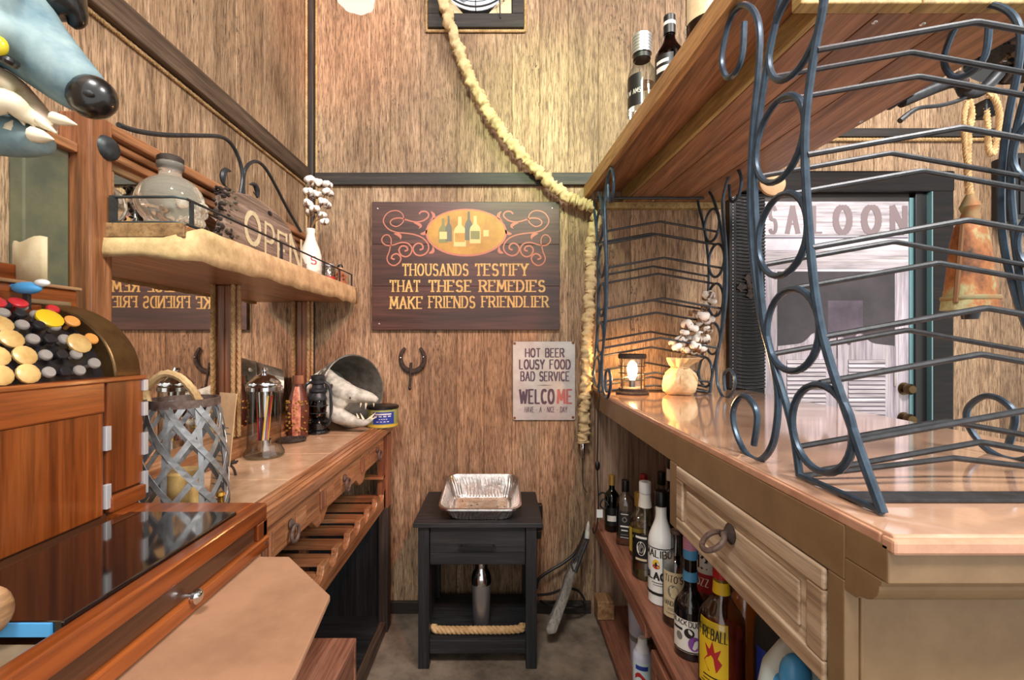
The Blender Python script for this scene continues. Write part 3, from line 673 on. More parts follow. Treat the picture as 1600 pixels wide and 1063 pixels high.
# foil tray
ty0, ty1 = 1.795, 2.135; tzn, tzf = WZ(796, 1.80), WZ(741, 2.135)
tcx = (WX(683, 1.8)+WX(816, 1.8))/2; tw = (WX(816, 1.8)-WX(683, 1.8))/2
tr = thing('foil_tray', 'used aluminium foil roasting tray on top of the black nightstand', 'tray', (tcx, 1.96, ntz))
def rr(hx, hy, cy, z, r=.05, wob=0, n=12):
    out = []
    for (sx_, sy_, a0) in ((1, 1, 0), (-1, 1, 90), (-1, -1, 180), (1, -1, 270)):
        for k in range(n+1):
            a = math.radians(a0+90*k/n); out.append([tcx+sx_*(hx-r)+r*math.cos(a), cy+sy_*(hy-r)+r*math.sin(a), z])
    # subdivide the straight sides with pleats
    res = []
    for i, p in enumerate(out):
        q = out[(i+1) % len(out)]; L = math.hypot(q[0]-p[0], q[1]-p[1]); k = max(1, int(L/.007))
        for j in range(k): t = j/k; res.append((p[0]+(q[0]-p[0])*t, p[1]+(q[1]-p[1])*t, p[2]))
    c = (tcx, cy)
    return [(c[0]+(p[0]-c[0])*(1+wob*((i % 2)-.5)), c[1]+(p[1]-c[1])*(1+wob*((i % 2)-.5)), p[2]) for i, p in enumerate(res)]
def loft(secs, cap0=False, cap1=False):
    n = min(len(s) for s in secs); m = MB(); out = []
    for s in secs:
        k = len(s); out += [s[int(i*k/n)] for i in range(n)]
    fs = [(a*n+i, a*n+(i+1) % n, (a+1)*n+(i+1) % n, (a+1)*n+i) for a in range(len(secs)-1) for i in range(n)]
    if cap0: fs.append(tuple(range(n)))
    if cap1: fs.append(tuple(range((len(secs)-1)*n, len(secs)*n)))
    return m.add(out, fs)
def tilt(s):
    return [(p[0], p[1], p[2]+(tzf-tzn)*max(0, (p[1]-ty0)/(ty1-ty0))*((p[2]-ntz)/(tzn-ntz))) for p in s]
cyt = (ty0+ty1)/2; hx, hy = tw, (ty1-ty0)/2
wall_secs = [tilt(rr(hx-.04, hy-.04, cyt, ntz+.002, .045, .0)), tilt(rr(hx-.036, hy-.036, cyt, ntz+.008, .046, .018)), tilt(rr(hx-.024, hy-.024, cyt, ntz+(tzn-ntz)*.55, .05, .02)), tilt(rr(hx-.012, hy-.012, cyt, tzn-.004, .05, .0))]
tb = loft(wall_secs, True).build('tray_wall', 'aluminium', tr, False); tb.modifiers.new('t', 'SOLIDIFY').thickness = .0008
rs = [tilt(rr(hx-.012, hy-.012, cyt, tzn-.004)), tilt(rr(hx-.008, hy-.008, cyt, tzn+.002)), tilt(rr(hx-.001, hy-.001, cyt, tzn+.001)), tilt(rr(hx, hy, cyt, tzn-.006)), tilt(rr(hx-.003, hy-.003, cyt, tzn-.006))]
loft(rs).build('rolled_rim', 'aluminium', tr, True)
MB().box(tcx-hx+.055, tcx+hx-.055, cyt-hy+.055, cyt+hy-.055, ntz+.0045, ntz+.006).build('grease_film', 'grease', tr)
for k in range(9):
    yy = cyt-.06+k*.016; MB().tube([(tcx-.06, yy, ntz+.006), (tcx+.07, yy, ntz+.006)], .002, 6).build('rib', 'aluminium', tr, True)
rn = random.Random(3)
for k in range(8):
    MB().ball((tcx+rn.uniform(-.09, .1), cyt+rn.uniform(-.09, .1), ntz+.007), (.004, .003, .002), 7, 5).build('burnt_crumb', 'rust_iron', tr, True)
# outlet box and cables by the nightstand
ob = thing('outlet_box', 'black surface outlet with plug on the wall right of the nightstand', 'outlet', (WX(842, 2.17), 2.18, .7))
ox = WX(843, 2.17)
MB().box(ox-.016, ox+.014, 2.165, WALL, WZ(828, 2.17), WZ(789, 2.17)).build('box', 'black_plastic', ob, bev=.004)
MB().box(ox-.014, ox+.006, 2.14, 2.165, WZ(838, 2.17)-.002, WZ(826, 2.17)).build('plug', 'black_plastic', ob, bev=.003)
cb = MB().tube(cr([W(838, 920, 2.12), W(842, 905, 2.13), W(858, 893, 2.14), W(880, 880, 2.15), W(897, 866, 2.16), W(908, 848, 2.165), W(914, 830, 2.17)]), .007, 8)
tag(cb.build('power_cable', 'cord', None, True), 'thick black cable curving from the nightstand up to the bar', 'cable')
cc = cr([W(840, 930, 2.1), W(860, 928, 2.12), W(885, 920, 2.14), W(905, 925, 2.15), W(914, 945, 2.13), W(895, 950, 2.08), W(865, 948, 2.1), W(845, 940, 2.15), W(860, 947, 2.16), W(890, 945, 2.14), W(912, 950, 2.12)], 8)
for p in cc: p.z = max(.009, p.z)
tag(MB().tube(cc, .006, 8).build('floor_cable', 'cord', None, True), 'black cable coiled on the floor against the baseboard', 'cable')
# prop rifle
RD = 2.02
rf_ = thing('prop_rifle', 'grey wooden rifle stock leaning against the bar end', 'rifle', W(866, 990, RD-.12))
def RP(a, b): t = (990-b)/168; return W(a, b, RD-.10+t*.16)
MB().prism([RP(a, b) for a, b in ((853, 985), (856, 993), (869, 991), (884, 950), (893, 925), (898, 900), (907, 880), (903, 872), (893, 884), (883, 905), (880, 918), (869, 948))], (0, .035, 0)).build('stock', 'grey_stock', rf_, bev=.006)
MB().prism([RP(a, b) for a, b in ((895, 884), (905, 880), (915, 862), (922, 842), (914, 840), (905, 858))], (.0, .03, 0)).build('receiver', 'rust_iron', rf_, bev=.004)
MB().tube([RP(899, 895), RP(908, 870), RP(917, 848)], .007, 8).build('bolt', 'black_iron', rf_, True)
MB().lathe([(.011, 0), (.012, .02), (.007, .06), (.001, .075)], RP(917, 842), 10, RP(919, 820)-RP(917, 842)).build('pale_tip', 'bone', rf_, True)
MB().tube(cr([RP(896, 893), RP(893, 880), RP(901, 868), RP(906, 872)]), .004, 6).build('trigger_guard', 'black_iron', rf_, True)
# ------------------------------------------------------------------ left back bar cabinet
CT = .930; FX = WX(615, 2.15); CY1 = 2.15
lc = thing('back_bar_cabinet', 'red brown back bar cabinet with tiled top and wine rack rails', 'cabinet', ((XL+FX)/2, 1.3, 0))
MB().box(XL+.002, FX-.012, .1, CY1, CT-.03, CT-.006).build('top_board', 'grout', lc)
ty = [CY1-.004, 1.84, 1.53, 1.235, .93, .62, .31, .1]
for a, b in zip(ty, ty[1:]):
    MB().box(XL+.07, FX-.066, b+.0016, a-.0016, CT-.01, CT).build('tile', 'tile', lc, bev=.002)
    MB().box(XL+.003, XL+.067, b+.0016, a-.0016, CT-.01, CT).build('tile', 'tile', lc, bev=.002)
# stepped front moulding
for x0, x1, z0, z1 in ((FX-.063, FX-.044, CT-.03, CT+.002), (FX-.041, FX-.026, CT-.03, CT+.0005), (FX-.023, FX-.008, CT-.03, CT-.001), (FX-.006, FX+.004, CT-.032, CT-.004)):
    MB().box(x0, x1, .1, CY1, z0, z1).build('edge_moulding', 'red_wood_y', lc, bev=.003)
MB().box(FX-.04, FX-.012, .1, CY1-.04, CT-.048, CT-.03).build('apron_bead', 'red_wood_y', lc, bev=.005)
AZ = .79
# apron with arched cut-outs between the pulls
def apron(y0, y1):
    P = [(FX-.02, y0, CT-.048), (FX-.02, y1, CT-.048), (FX-.02, y1, AZ-.02)]
    n = 18
    for i in range(n+1):
        t = i/n; y = y1-.02-(y1-y0-.04)*t; b = AZ-.02+.03*min(1, math.sin(PI*t)*3)
        P.append((FX-.02, y, b))
    P.append((FX-.02, y0, AZ-.02))
    return MB().prism(P, (-.02, 0, 0)).build('apron_panel', 'red_wood_y', lc, bev=.002)
ys_ = [2.105, 1.72, 1.33, .95, .57, .2]
for a, b in zip(ys_, ys_[1:]):
    apron(b+.001, a-.001)
for yy in (1.93, 1.53, 1.14):
    pl = MB().ball((FX-.016, yy, CT-.082), (.006, .013, .013), 12, 8).build('pull', 'rust_ring', lc, True)
    MB().tube(circ((FX-.006, yy, CT-.105), .020, 18, 'yz'), .0045, 8, True).build('pull_ring', 'rust_ring', pl, True)
for yy in (1.73, 1.345, 1.02):
    for s in (-1, 0, 1):
        MB().box(FX-.0205, FX-.013, yy+s*.014-.004, yy+s*.014+.004, CT-.118, CT-.064).build('flute', 'red_wood_z', lc, bev=.003)
for yy in (1.86, 2.0, 1.46, 1.6, 1.2, 1.08):
    MB().box(FX-.0205, FX-.0165, yy-.03, yy+.03, CT-.115, CT-.065).build('inset_panel', 'red_wood_y', lc, bev=.003)
for yy in (2.075, .16):
    MB().box(FX-.045, FX, yy-.03, yy+.03, .56, AZ+.1).build('post', 'red_wood_z', lc, bev=.003)
    MB().box(FX-.044, FX-.002, yy-.029, yy+.029, .001, .5595).build('shaded_post', 'dark_trim_z', lc, bev=.003)  # lower part of the same leg, its shade put into a darker wood colour
    MB().box(XL+.005, XL+.05, yy-.03, yy+.03, .001, CT-.03).build('post', 'red_wood_z', lc, bev=.003)
MB().box(FX-.04, FX-.01, .19, 2.045, .001, .05).build('floor_runner', 'dark_trim_y', lc, bev=.003)
MB().box(XL+.005, FX-.04, .13, 2.12, .02, .05).build('bottom_panel', 'black_ash', lc)
MB().box(XL+.003, XL+.02, .1, CY1, .05, CT-.03).build('back_panel', 'black_ash_z', lc)
# scalloped wine rails and the slats they carry
def scallop(X, th, z0, z1, y0, y1, pitch):
    P = [(X, y0, z0), (X, y1, z0)]; n = int((y1-y0)/pitch); P.append((X, y1, z1))
    y = y1
    for k in range(n):
        yc = y1-pitch*(k+.5)
        for i in range(9):
            a = PI*i/8; P.append((X, yc+.037*math.cos(a), z1-.036*math.sin(a)))
    P.append((X, y0, z1))
    return MB().prism(P, (-th, 0, 0)).build('scalloped_rail', 'red_wood_y', lc, bev=.002)
scallop(FX-.012, .022, .565, .645, .9, 2.045, .114)
scallop(XL+.14, .022, .565, .66, .9, 2.045, .114)
for k in range(10):
    yy = 2.045-.114*k-.006; MB().box(XL+.12, FX-.034, yy-.058, yy, .606, .622).build('slat', 'red_wood_x', lc, bev=.002)
MB().box(XL+.12, FX-.012, 2.0, 2.045, .70, .712).build('rack_rail', 'red_wood_x', lc, bev=.002)
MB().box(XL+.05, FX-.045, 2.085, 2.10, .05, .56).build('end_panel', 'black_ash_z', lc)
MB().box(FX-.04, FX-.012, 2.02, 2.045, .565, .80).build('rack_upright', 'red_wood_z', lc)
# crate under the cabinet
wbx = thing('wooden_crate', 'plain reddish wooden box on the floor under the back bar', 'crate', (-.62, 1.28, .0))
bx0, bx1, by0, by1, bz = -.78, WX(557, 1.45), 1.02, 1.45, WZ(997, 1.45)
MB().box(bx0, bx1, by0, by1, bz-.016, bz).build('lid', 'bar_shelf_wood', wbx, bev=.002)
for a, b, c, d in ((bx0, bx1, by1-.018, by1-.002), (bx0, bx1, by0+.002, by0+.018), (bx1-.018, bx1-.002, by0+.018, by1-.018), (bx0+.002, bx0+.018, by0+.018, by1-.018)):
    MB().box(a, b, c, d, .051, bz-.016).build('side_board', 'bar_shelf_wood', wbx, bev=.002)
MB().lathe([(0, .002), (.032, .002), (.034, 0)], (bx1-.045, by0+.12, bz), 20).build('dark_hole_ring', 'black_plastic', wbx, True)

# ------------------------------------------------------------------ mirror hutch on the back bar
SZ0, SZ1, SX = 1.495, 1.56, -.69
hu = thing('mirror_hutch', 'red wood hutch with mirrors and a burlap edged shelf', 'hutch', (-.9, 1.5, CT))
MB().box(XL+.001, XL+.012, 1.0, CY1, CT, SZ0).build('mirror', 'mirror', hu)
MB().box(XL+.001, XL+.075, 1.0, CY1, CT+.0005, .985).build('base_ledge', 'red_wood_y', hu, bev=.004)
MB().box(XL+.001, XL+.085, 1.0, CY1, CT+.0005, .955).build('base_bead', 'red_wood_y', hu, bev=.004)
for yy, wd in ((1.53, .018), (2.115, .018)):
    MB().box(XL+.012, XL+.05, yy-wd, yy+wd, .986, SZ0).build('post', 'red_wood_z', hu, bev=.004)
    rope_mb([(XL+.044, yy-wd-.007, .99), (XL+.044, yy-wd-.007, SZ0)], .007, .02).build('rope_edging', 'rope', hu, True)
for yy in (1.53, 2.115):
    rope_mb([(XL+.056, yy-.012, .99), (XL+.056, yy-.012, SZ0)], .007, .02).build('rope_edging', 'burlap_light', hu, True)
MB().box(XL+.001, XL+.07, .955, 1.01, CT+.001, 1.79).build('end_post', 'red_wood_z', hu, bev=.004)
MB().box(XL+.001, SX-.004, 1.0, CY1, SZ0, SZ1).build('shelf', 'red_wood_y', hu, bev=.003)
MB().box(XL+.012, SX-.003, .992, 1.0, SZ1-.028, SZ1+.004).build('shelf_end_board', 'plain_wood', hu, bev=.002)
# burlap strip round the shelf edge
path = [(XL+.03, .988), (-.84, .988), (-.78, .987), (-.735, .988), (SX-.012, .995), (SX+.002, 1.012), (SX+.004, 1.04)]+[(SX+.003+.003*noise.noise((k*.7, 0, 0)), 1.04+k*.037) for k in range(1, 31)]
vs, fs = [], []; rn = random.Random(4)
for i, (a, b) in enumerate(path):
    lo = SZ0-.012+.012*noise.noise((i*.33, 5, 0))+.004*rn.random()
    top = SZ1-.030 if i < 4 else min(SZ1+.003, SZ1-.03+.011*(i-3))
    nx_, ny_ = (0, -1) if i < 4 else (1, 0)
    if i in (4, 5): nx_, ny_ = .7, -.7
    for k, t in enumerate((0, .35, .7, 1)):
        off = .0015+.004*math.sin(t*2.6)+.002*noise.noise((i*.5, t*3, 2)); vs.append((a+nx_*off, b+ny_*off, top+(lo-top)*t))
    if i: fs += [((i-1)*4+k, i*4+k, i*4+k+1, (i-1)*4+k+1) for k in range(3)]
bo = MB().add(vs, fs).build('burlap_edging', 'burlap_light', hu, True); bo.modifiers.new('t', 'SOLIDIFY').thickness = .002
# back board over the shelf with its narrow mirror and crown
MB().box(XL+.001, XL+.02, 1.01, CY1, SZ1, 1.77).build('back_board', 'red_wood_y', hu)
MB().box(XL+.02, XL+.024, 1.06, 2.08, SZ1+.02, 1.70).build('upper_mirror', 'mirror', hu)
for a, b, c, d in ((1.04, 2.10, 1.70, 1.715), (1.04, 2.10, SZ1+.006, SZ1+.02), (1.04, 1.06, SZ1+.02, 1.70), (2.08, 2.10, SZ1+.02, 1.70)):
    MB().box(XL+.02, XL+.032, a, b, c, d).build('mirror_bead', 'plain_wood', hu, bev=.003)
for k, (dx, z0, z1) in enumerate(((.035, 1.725, 1.745), (.045, 1.748, 1.765), (.06, 1.768, 1.795))):
    MB().box(XL+.001, XL+dx, 1.012, CY1, z0, z1).build('crown_moulding', 'red_wood_y', hu, bev=.005)
MB().lathe([(.0, .014), (.018, .012), (.026, .004), (.027, 0)], (XL+.07, .995, WZ(233, 1.0)), 20, (1, -.25, 0)).build('rosette', 'black_iron', hu, True)
# black gallery rail
RZ0, RZ1, RX = SZ1+.006, 1.622, SX-.012
for z in (RZ0, RZ1):
    MB().tube([(XL+.08, 1.0, z), (RX-.015, .998, z), (RX, 1.01, z), (RX, 2.13, z)], .0032, 8).build('gallery_wire', 'black_iron', hu, True)
for yy in (1.03, 1.45, 1.80, 1.97, 2.128):
    MB().box(RX-.002, RX+.002, yy-.006, yy+.006, SZ1-.002, RZ1).build('gallery_upright', 'black_iron', hu)
MB().box(XL+.075, XL+.085, .994, 1.006, SZ1, RZ1+.002).build('gallery_upright', 'black_iron', hu)
# olive board by the end post and a wooden shelf bracket beyond it
og = thing('olive_board', 'dark olive painted board beside the hutch end post', 'board', (XL+.02, .9, 1.1))
MB().box(XL+.001, XL+.03, .86, .95, CT+.002, 1.70).build('board', 'olive', og, bev=.003)
MB().box(XL+.001, XL+.045, .85, .955, 1.70, 1.72).build('cap', 'red_wood_y', og, bev=.003)

# ------------------------------------------------------------------ things on the hutch shelf
# glass skull bottle
sy_ = 1.10; sk0 = Vector((-.795, sy_, SZ1+.001))
skb = thing('skull_bottle', 'clear glass skull shaped bottle with dark stopper on the hutch shelf', 'bottle', sk0)
m = MB(); F = Matrix.Rotation(math.radians(-25), 3, 'Z')
def L(x, y, z): return sk0+F @ Vector((x, y, z))
m.ball(L(-.012, 0, .082), (.083, .068, .064), 24, 16, F); m.ball(L(.035, 0, .05), (.05, .046, .045), 18, 12, F); m.ball(L(.048, 0, .026), (.038, .036, .027), 16, 10, F)
m.ball(L(-.02, 0, .03), (.055, .046, .03), 16, 10, F)
for s in (-1, 1): m.ball(L(.05, s*.038, .052), (.02, .012, .012), 12, 8, F)
m.lathe([(.026, .13), (.024, .15), (.022, .158), (.03, .166), (.03, .176), (.02, .18)], L(-.01, 0, 0), 18)
g = m.build('glass_skull', 'clear_glass_grey', skb, True, remesh=.004)
sv = Vector((-.795, sy_, 0))
for s in (-1, 1):
    MB().ball(L(.078, s*.023, .062), (.008, .015, .013), 14, 8, F).build('eye_socket', 'clear_glass_grey', g, True)
MB().ball(L(.089, 0, .045), (.005, .007, .008), 10, 6, F).build('nose_hollow', 'clear_glass_grey', g, True)
for k in range(7):
    a = (k-3)*.22; MB().ball(L(.043+.042*math.cos(a), .038*math.sin(a)*1.1, .024), (.005, .005, .009), 8, 6, F).build('tooth', 'clear_glass_grey', g, True)
MB().lathe([(.026, .172), (.028, .176), (.028, .188), (.024, .192), (0, .192)], L(-.01, 0, 0), 18).build('stopper', 'rust_iron', skb, True)
# dark cap bottle behind the skull bottle, dark block
# OPEN plaque
OX = -.775
op = thing('open_sign', 'rough carved wooden plaque reading OPEN standing on the hutch shelf', 'sign', (OX, 1.5, SZ1))
prof = []
N_ = 30; y0, y1 = 1.27, 1.80
for i in range(N_+1):
    t = i/N_; yy = y0+(y1-y0)*t
    prof.append((yy, 1.715+.045*math.sin(PI*min(1, t*1.1+.1))-.10*max(0, t-.75)/.25+.006*noise.noise((t*14, 0, 0))))
poly = [(OX, y0+.012, SZ1+.002)]+[(OX, y0-.006, 1.60), (OX, y0+.006, 1.65), (OX, y0-.004, 1.69)]+[(OX, a, b) for a, b in prof]+[(OX, y1+.015, 1.62), (OX, y1-.01, SZ1+.002)]
MB().prism(poly, (-.026, 0, 0)).build('plank', 'open_wood', op, bev=.004)
rn = random.Random(11); bk = MB()
for k in range(90):
    t = rn.random(); bk.ball((OX-.013+rn.uniform(-.012, .016), y0+rn.uniform(-.02, .05)*(1-abs(t-.5)), SZ1+.012+t*.165), (rn.uniform(.003, .008), rn.uniform(.004, .011), rn.uniform(.003, .008)), 6, 4)
tag(bk.build('torn_bark', 'rust_iron', op), kind='stuff')
bk = MB()
for k in range(60):
    t = rn.random(); bk.ball((OX-.010+rn.uniform(-.008, .018), y0+.015+rn.uniform(-.02, .06)*(1-abs(t-.5)), SZ1+.012+t*.165), (.003, rn.uniform(.003, .008), .0035), 6, 4)
tag(bk.build('lichen', 'olive', op), kind='stuff')
fo = lambda u, v: Vector((OX+.0015, u, v))
for ch, a, b, z0_, z1_ in (('O', 1.375, 1.455, 1.61, 1.705), ('P', 1.49, 1.545, 1.585, 1.695), ('E', 1.575, 1.635, 1.565, 1.688), ('N', 1.665, 1.755, 1.575, 1.695)):
    m = MB(); text(m, ch, a, b, z0_, z1_, fo, .15, .11, .05); m.build('letter', 'label_cream', op)
MB().ball((OX+.001, 1.52, 1.735), (.003, .014, .008), 10, 6).build('knot_hole', 'black_paint', op, True)
# iron hanger
IX = -.80
ih = [WP(IX, a, b) for a, b in ((185, 195), (215, 205), (260, 211), (310, 212), (345, 214), (362, 226), (374, 250), (379, 275), (376, 300), (372, 312))]
MB().tube(cr(ih, 6), .0055, 8).build('hanger_scroll', 'black_iron', op, True)
ih = [WP(IX, a, b) for a, b in ((381, 308), (380, 285), (383, 266), (391, 255), (403, 253), (416, 265), (432, 293), (448, 324), (464, 352), (470, 362))]
MB().tube(cr(ih, 6), .0055, 8).build('hanger_scroll', 'black_iron', op, True)
for q in (((361, 268), (352, 266), (348, 276), (350, 288), (358, 296)), ((390, 288), (398, 289), (402, 298), (402, 308), (396, 300))):
    MB().tube(cr([WP(IX, a, b) for a, b in q], 6), .007, 8, rf=lambda t, a: .25+1.0*math.sin(PI*min(1, t*1.2))).build('hanger_leaf', 'black_iron', op, True)
# dark stand behind the plaque near end
tag(MB().lathe([(.03, 0), (.03, .05), (.012, .075), (.012, .10), (.0, .102)], (-.83, 1.24, SZ1+.001), 16).build('dark_flask', 'gloss_black', None, True), 'small black flask between skull bottle and OPEN plaque', 'bottle')
# cotton in a milk bottle
cbx = Vector((-.785, 1.87, SZ1+.001))
ctb = thing('cotton_bottle', 'white milk bottle holding cotton stems beside the OPEN plaque', 'bottle', cbx)
pr_ = [(.0, 0), (.038, 0), (.042, .005), (.042, .10), (.036, .125), (.02, .165), (.016, .19), (.019, .20), (.019, .21), (.0, .21)]
MB().lathe(pr_, cbx, 24).build('milk_bottle', 'milk_white', ctb, True)
m = MB(); text(m, 'S', 0, .02, .06, .09, lambda u, v: cbx+Vector((.0425*math.cos(-1.15+u/.042), .0425*math.sin(-1.15+u/.042), v))); m.build('red_mark', 'label_red', ctb)
def cotton(parent, c, r, seed):
    rn = random.Random(seed); b = MB()
    for k in range(5):
        a = 2*PI*k/5+rn.random(); el = rn.uniform(-.5, .7)
        b.ball(Vector(c)+Vector((math.cos(a)*math.cos(el), math.sin(a)*math.cos(el), math.sin(el)))*r*.5, r*.62, 10, 7)
    o = b.build('cotton_boll', 'cotton', parent, True, remesh=r*.16)
    h = MB()
    for k in range(4):
        a = 2*PI*k/4+rn.random(); u = Vector((math.cos(a), math.sin(a), 0)); cc_ = Vector(c)
        h.add([cc_-Vector((0, 0, r*.9)), cc_+u*r*.75-Vector((0, 0, r*.65))+Vector((-u.y, u.x, 0))*r*.3, cc_+u*r*1.05+Vector((0, 0, r*.25)), cc_+u*r*.75-Vector((0, 0, r*.65))-Vector((-u.y, u.x, 0))*r*.3], [(0, 1, 2, 3)])
    h.build('husk', 'husk', o)
    return o
bl = [(484, 281, .023), (497, 286, .020), (482, 300, .022), (495, 304, .021), (481, 318, .022), (492, 327, .021), (485, 333, .020), (512, 288, .020), (509, 299, .019), (515, 302, .017), (505, 315, .020), (511, 321, .018), (503, 337, .020), (507, 346, .018), (486, 288, .02)]
for i, (a, b, r) in enumerate(bl): cotton(ctb, W(a, b, 1.87+.02*math.sin(i*2.3)), r, i)
for q in (((482, 362), (484, 330), (484, 285)), ((484, 362), (498, 330), (512, 292)), ((483, 362), (494, 345), (505, 340))):
    MB().tube(cr([W(a, b, 1.87) for a, b in q]), .003, 6).build('stem', 'twig', ctb, True)
# shot glass jar and figurine
jx = Vector((-.755, 1.985, SZ1+.001)); jr = thing('small_jar', 'small clear glass jar with red print beside the cotton bottle', 'jar', jx)
MB().lathe([(0, 0), (.026, 0), (.028, .004), (.028, .055), (.024, .062), (.026, .068), (.026, .078), (.022, .078), (.021, .06), (.025, .052), (.025, .006), (0, .005)], jx, 22).build('glass', 'clear_glass', jr, True)
MB().lathe([(.0283, .012), (.0283, .03)], jx, 22).build('red_band', 'label_red', jr, True)
MB().lathe([(.027, .074), (.027, .084), (0, .086)], jx, 20).build('lid', 'silver_cap', jr, True)
fg = Vector((-.735, 2.07, SZ1+.001)); fi = thing('figurine', 'tiny brown carved figurine at the far end of the hutch shelf', 'figurine', fg)
MB().lathe([(.0, 0), (.026, 0), (.028, .01), (.02, .03), (.014, .045), (.018, .058), (.010, .066), (.006, .070)], fg, 14, rf=lambda a, z: 1+.15*math.sin(3*a)).tube([fg+Vector((.014, -.004, .056)), fg+Vector((.028, -.008, .042)), fg+Vector((.022, -.018, .030))], .005, 6).tube([fg+Vector((-.014, -.004, .056)), fg+Vector((-.028, -.008, .044)), fg+Vector((-.018, -.018, .034))], .005, 6).build('body', 'fig_red', fi, True)
MB().ball(fg+Vector((0, 0, .079)), (.011, .011, .013), 12, 8).build('head', 'fig_skin', fi, True)
MB().lathe([(.012, 0), (.013, .006), (.008, .014), (.0, .016)], fg+Vector((0, .002, .084)), 12).build('hair', 'black_paint', fi, True)

# ------------------------------------------------------------------ things on the tiled top
def CP(pxx, d): return Vector((WX(pxx, d), d, CT+.001))
# straw dispenser
c = CP(413, 1.49); sd = thing('straw_dispenser', 'tall glass straw dispenser with stepped chrome lid', 'dispenser', c)
MB().lathe([(0, .004), (.056, 0), (.061, .006), (.06, .016), (.052, .03), (.050, .05), (.050, .225)], c, 32).build('glass_body', 'clear_glass', sd, True)
MB().lathe([(.052, .215), (.054, .216), (.054, .228), (.050, .232), (.051, .238), (.046, .246), (.040, .250), (.030, .262), (.014, .268), (.008, .270), (.008, .276), (.012, .282), (.008, .290), (0, .292)], c, 32).build('lid', 'chrome', sd, True)
MB().lathe([(.020, .13), (.024, .215), (.021, .215), (.018, .13)], c, 20, closed=True).build('lid_sleeve', 'chrome', sd, True)
MB().lathe([(0, .02), (.022, .02), (.022, .055), (.02, .055), (.02, .024), (0, .024)], c, 20).build('straw_cup', 'chrome', sd, True)
for k in range(14):
    a = k*2.4; m_ = ('straw_red', 'straw_dark', 'straw_yellow', 'straw_dark', 'straw_white', 'straw_red')[k % 6]
    MB().tube([c+Vector((.012*math.cos(a)-.004, .012*math.sin(a), .026)), c+Vector((.02*math.cos(a+.6)+.01*(k % 3-1), .02*math.sin(a), .20))], .003, 6).build('straw', m_, sd, True)
# cola style bottle
c = CP(466, 1.80); cb_ = thing('ribbed_bottle', 'carved red brown contour bottle with pale label and wood stopper', 'bottle', c)
MB().lathe([(0, 0), (.034, 0), (.037, .006), (.036, .04), (.039, .08), (.040, .12), (.034, .155), (.024, .185), (.018, .205), (.018, .212)], c, 28, rf=lambda a, z: 1+.03*math.sin(a*10)).build('body', 'cola_red', cb_, True)
MB().lathe([(.021, .21), (.022, .216), (.021, .243), (0, .245)], c, 18).build('stopper', 'red_wood_z', cb_, True)
lb_ = []; 
MB().lathe([(.0375, .008), (.038, .04), (.0415, .08), (.0422, .12), (.036, .155), (.027, .185), (.021, .2)], c, 8, a0=-1.75, a1=-.95).build('label', 'cola_label', cb_, True)
rn = random.Random(5); q = MB()
for k in range(46):
    a = rn.uniform(-2.9, -.3); z = rn.uniform(.02, .15); q.ball(c+Vector((.0415*math.cos(a), .0415*math.sin(a), z)), (.005, .004, .004), 6, 4)
tag(q.build('relief_beads', 'gold_cap', cb_, True), kind='stuff')
# iron trivet
c = CP(456, 1.72); tv = thing('iron_trivet', 'flat dark iron trivet behind the straw dispenser', 'trivet', c)
for r in (.048, .034, .02): MB().tube(circ(c+Vector((0, 0, .008)), r, 24, 'xy'), .0045, 6, True).build('ring', 'rust_iron', tv, True)
for k in range(6):
    a = k*PI/3; MB().tube([c+Vector((.02*math.cos(a), .02*math.sin(a), .008)), c+Vector((.048*math.cos(a), .048*math.sin(a), .008))], .004, 6).build('spoke', 'rust_iron', tv, True)
for k in range(3):
    a = k*2*PI/3; MB().lathe([(.005, 0), (.004, .006)], c+Vector((.048*math.cos(a), .048*math.sin(a), -.0008)), 8).build('foot', 'rust_iron', tv, True)
# barn lantern
c = CP(497, 1.88); bl_ = thing('barn_lantern', 'small black barn lantern between the bottle and the bucket', 'lantern', c)
MB().lathe([(0, 0), (.046, 0), (.048, .005), (.046, .012), (.036, .018), (.036, .042), (.044, .05), (.03, .06)], c, 24).build('fuel_tank', 'gloss_black', bl_, True)
MB().lathe([(.026, .06), (.034, .075), (.038, .10), (.034, .125), (.028, .14)], c, 24).build('globe', 'brown_glass', bl_, True)
MB().lathe([(.034, .136), (.036, .142), (.03, .155), (.026, .165), (.034, .172), (.034, .180), (.024, .186), (.022, .20), (.031, .205), (.032, .213), (.024, .218), (.028, .224), (.028, .236), (.02, .24), (0, .24)], c, 24).build('chimney', 'black_iron', bl_, True)
for s in (-1, 1):
    MB().tube(cr([c+Vector((s*.036, -.005, .03)), c+Vector((s*.052, -.005, .05)), c+Vector((s*.055, -.005, .12)), c+Vector((s*.05, -.005, .19)), c+Vector((s*.03, -.005, .21))]), .006, 8).build('side_tube', 'black_iron', bl_, True)
for z in (.085, .115): MB().tube(circ(c+Vector((0, 0, z)), .0405, 20, 'xy'), .002, 6, True).build('globe_wire', 'black_iron', bl_, True)
MB().tube(cr([c+Vector((.05, -.005, .18)), c+Vector((.066, -.02, .12)), c+Vector((.062, -.028, .07)), c+Vector((.04, -.03, .05))]), .0025, 6).build('bail_handle', 'black_iron', bl_, True)
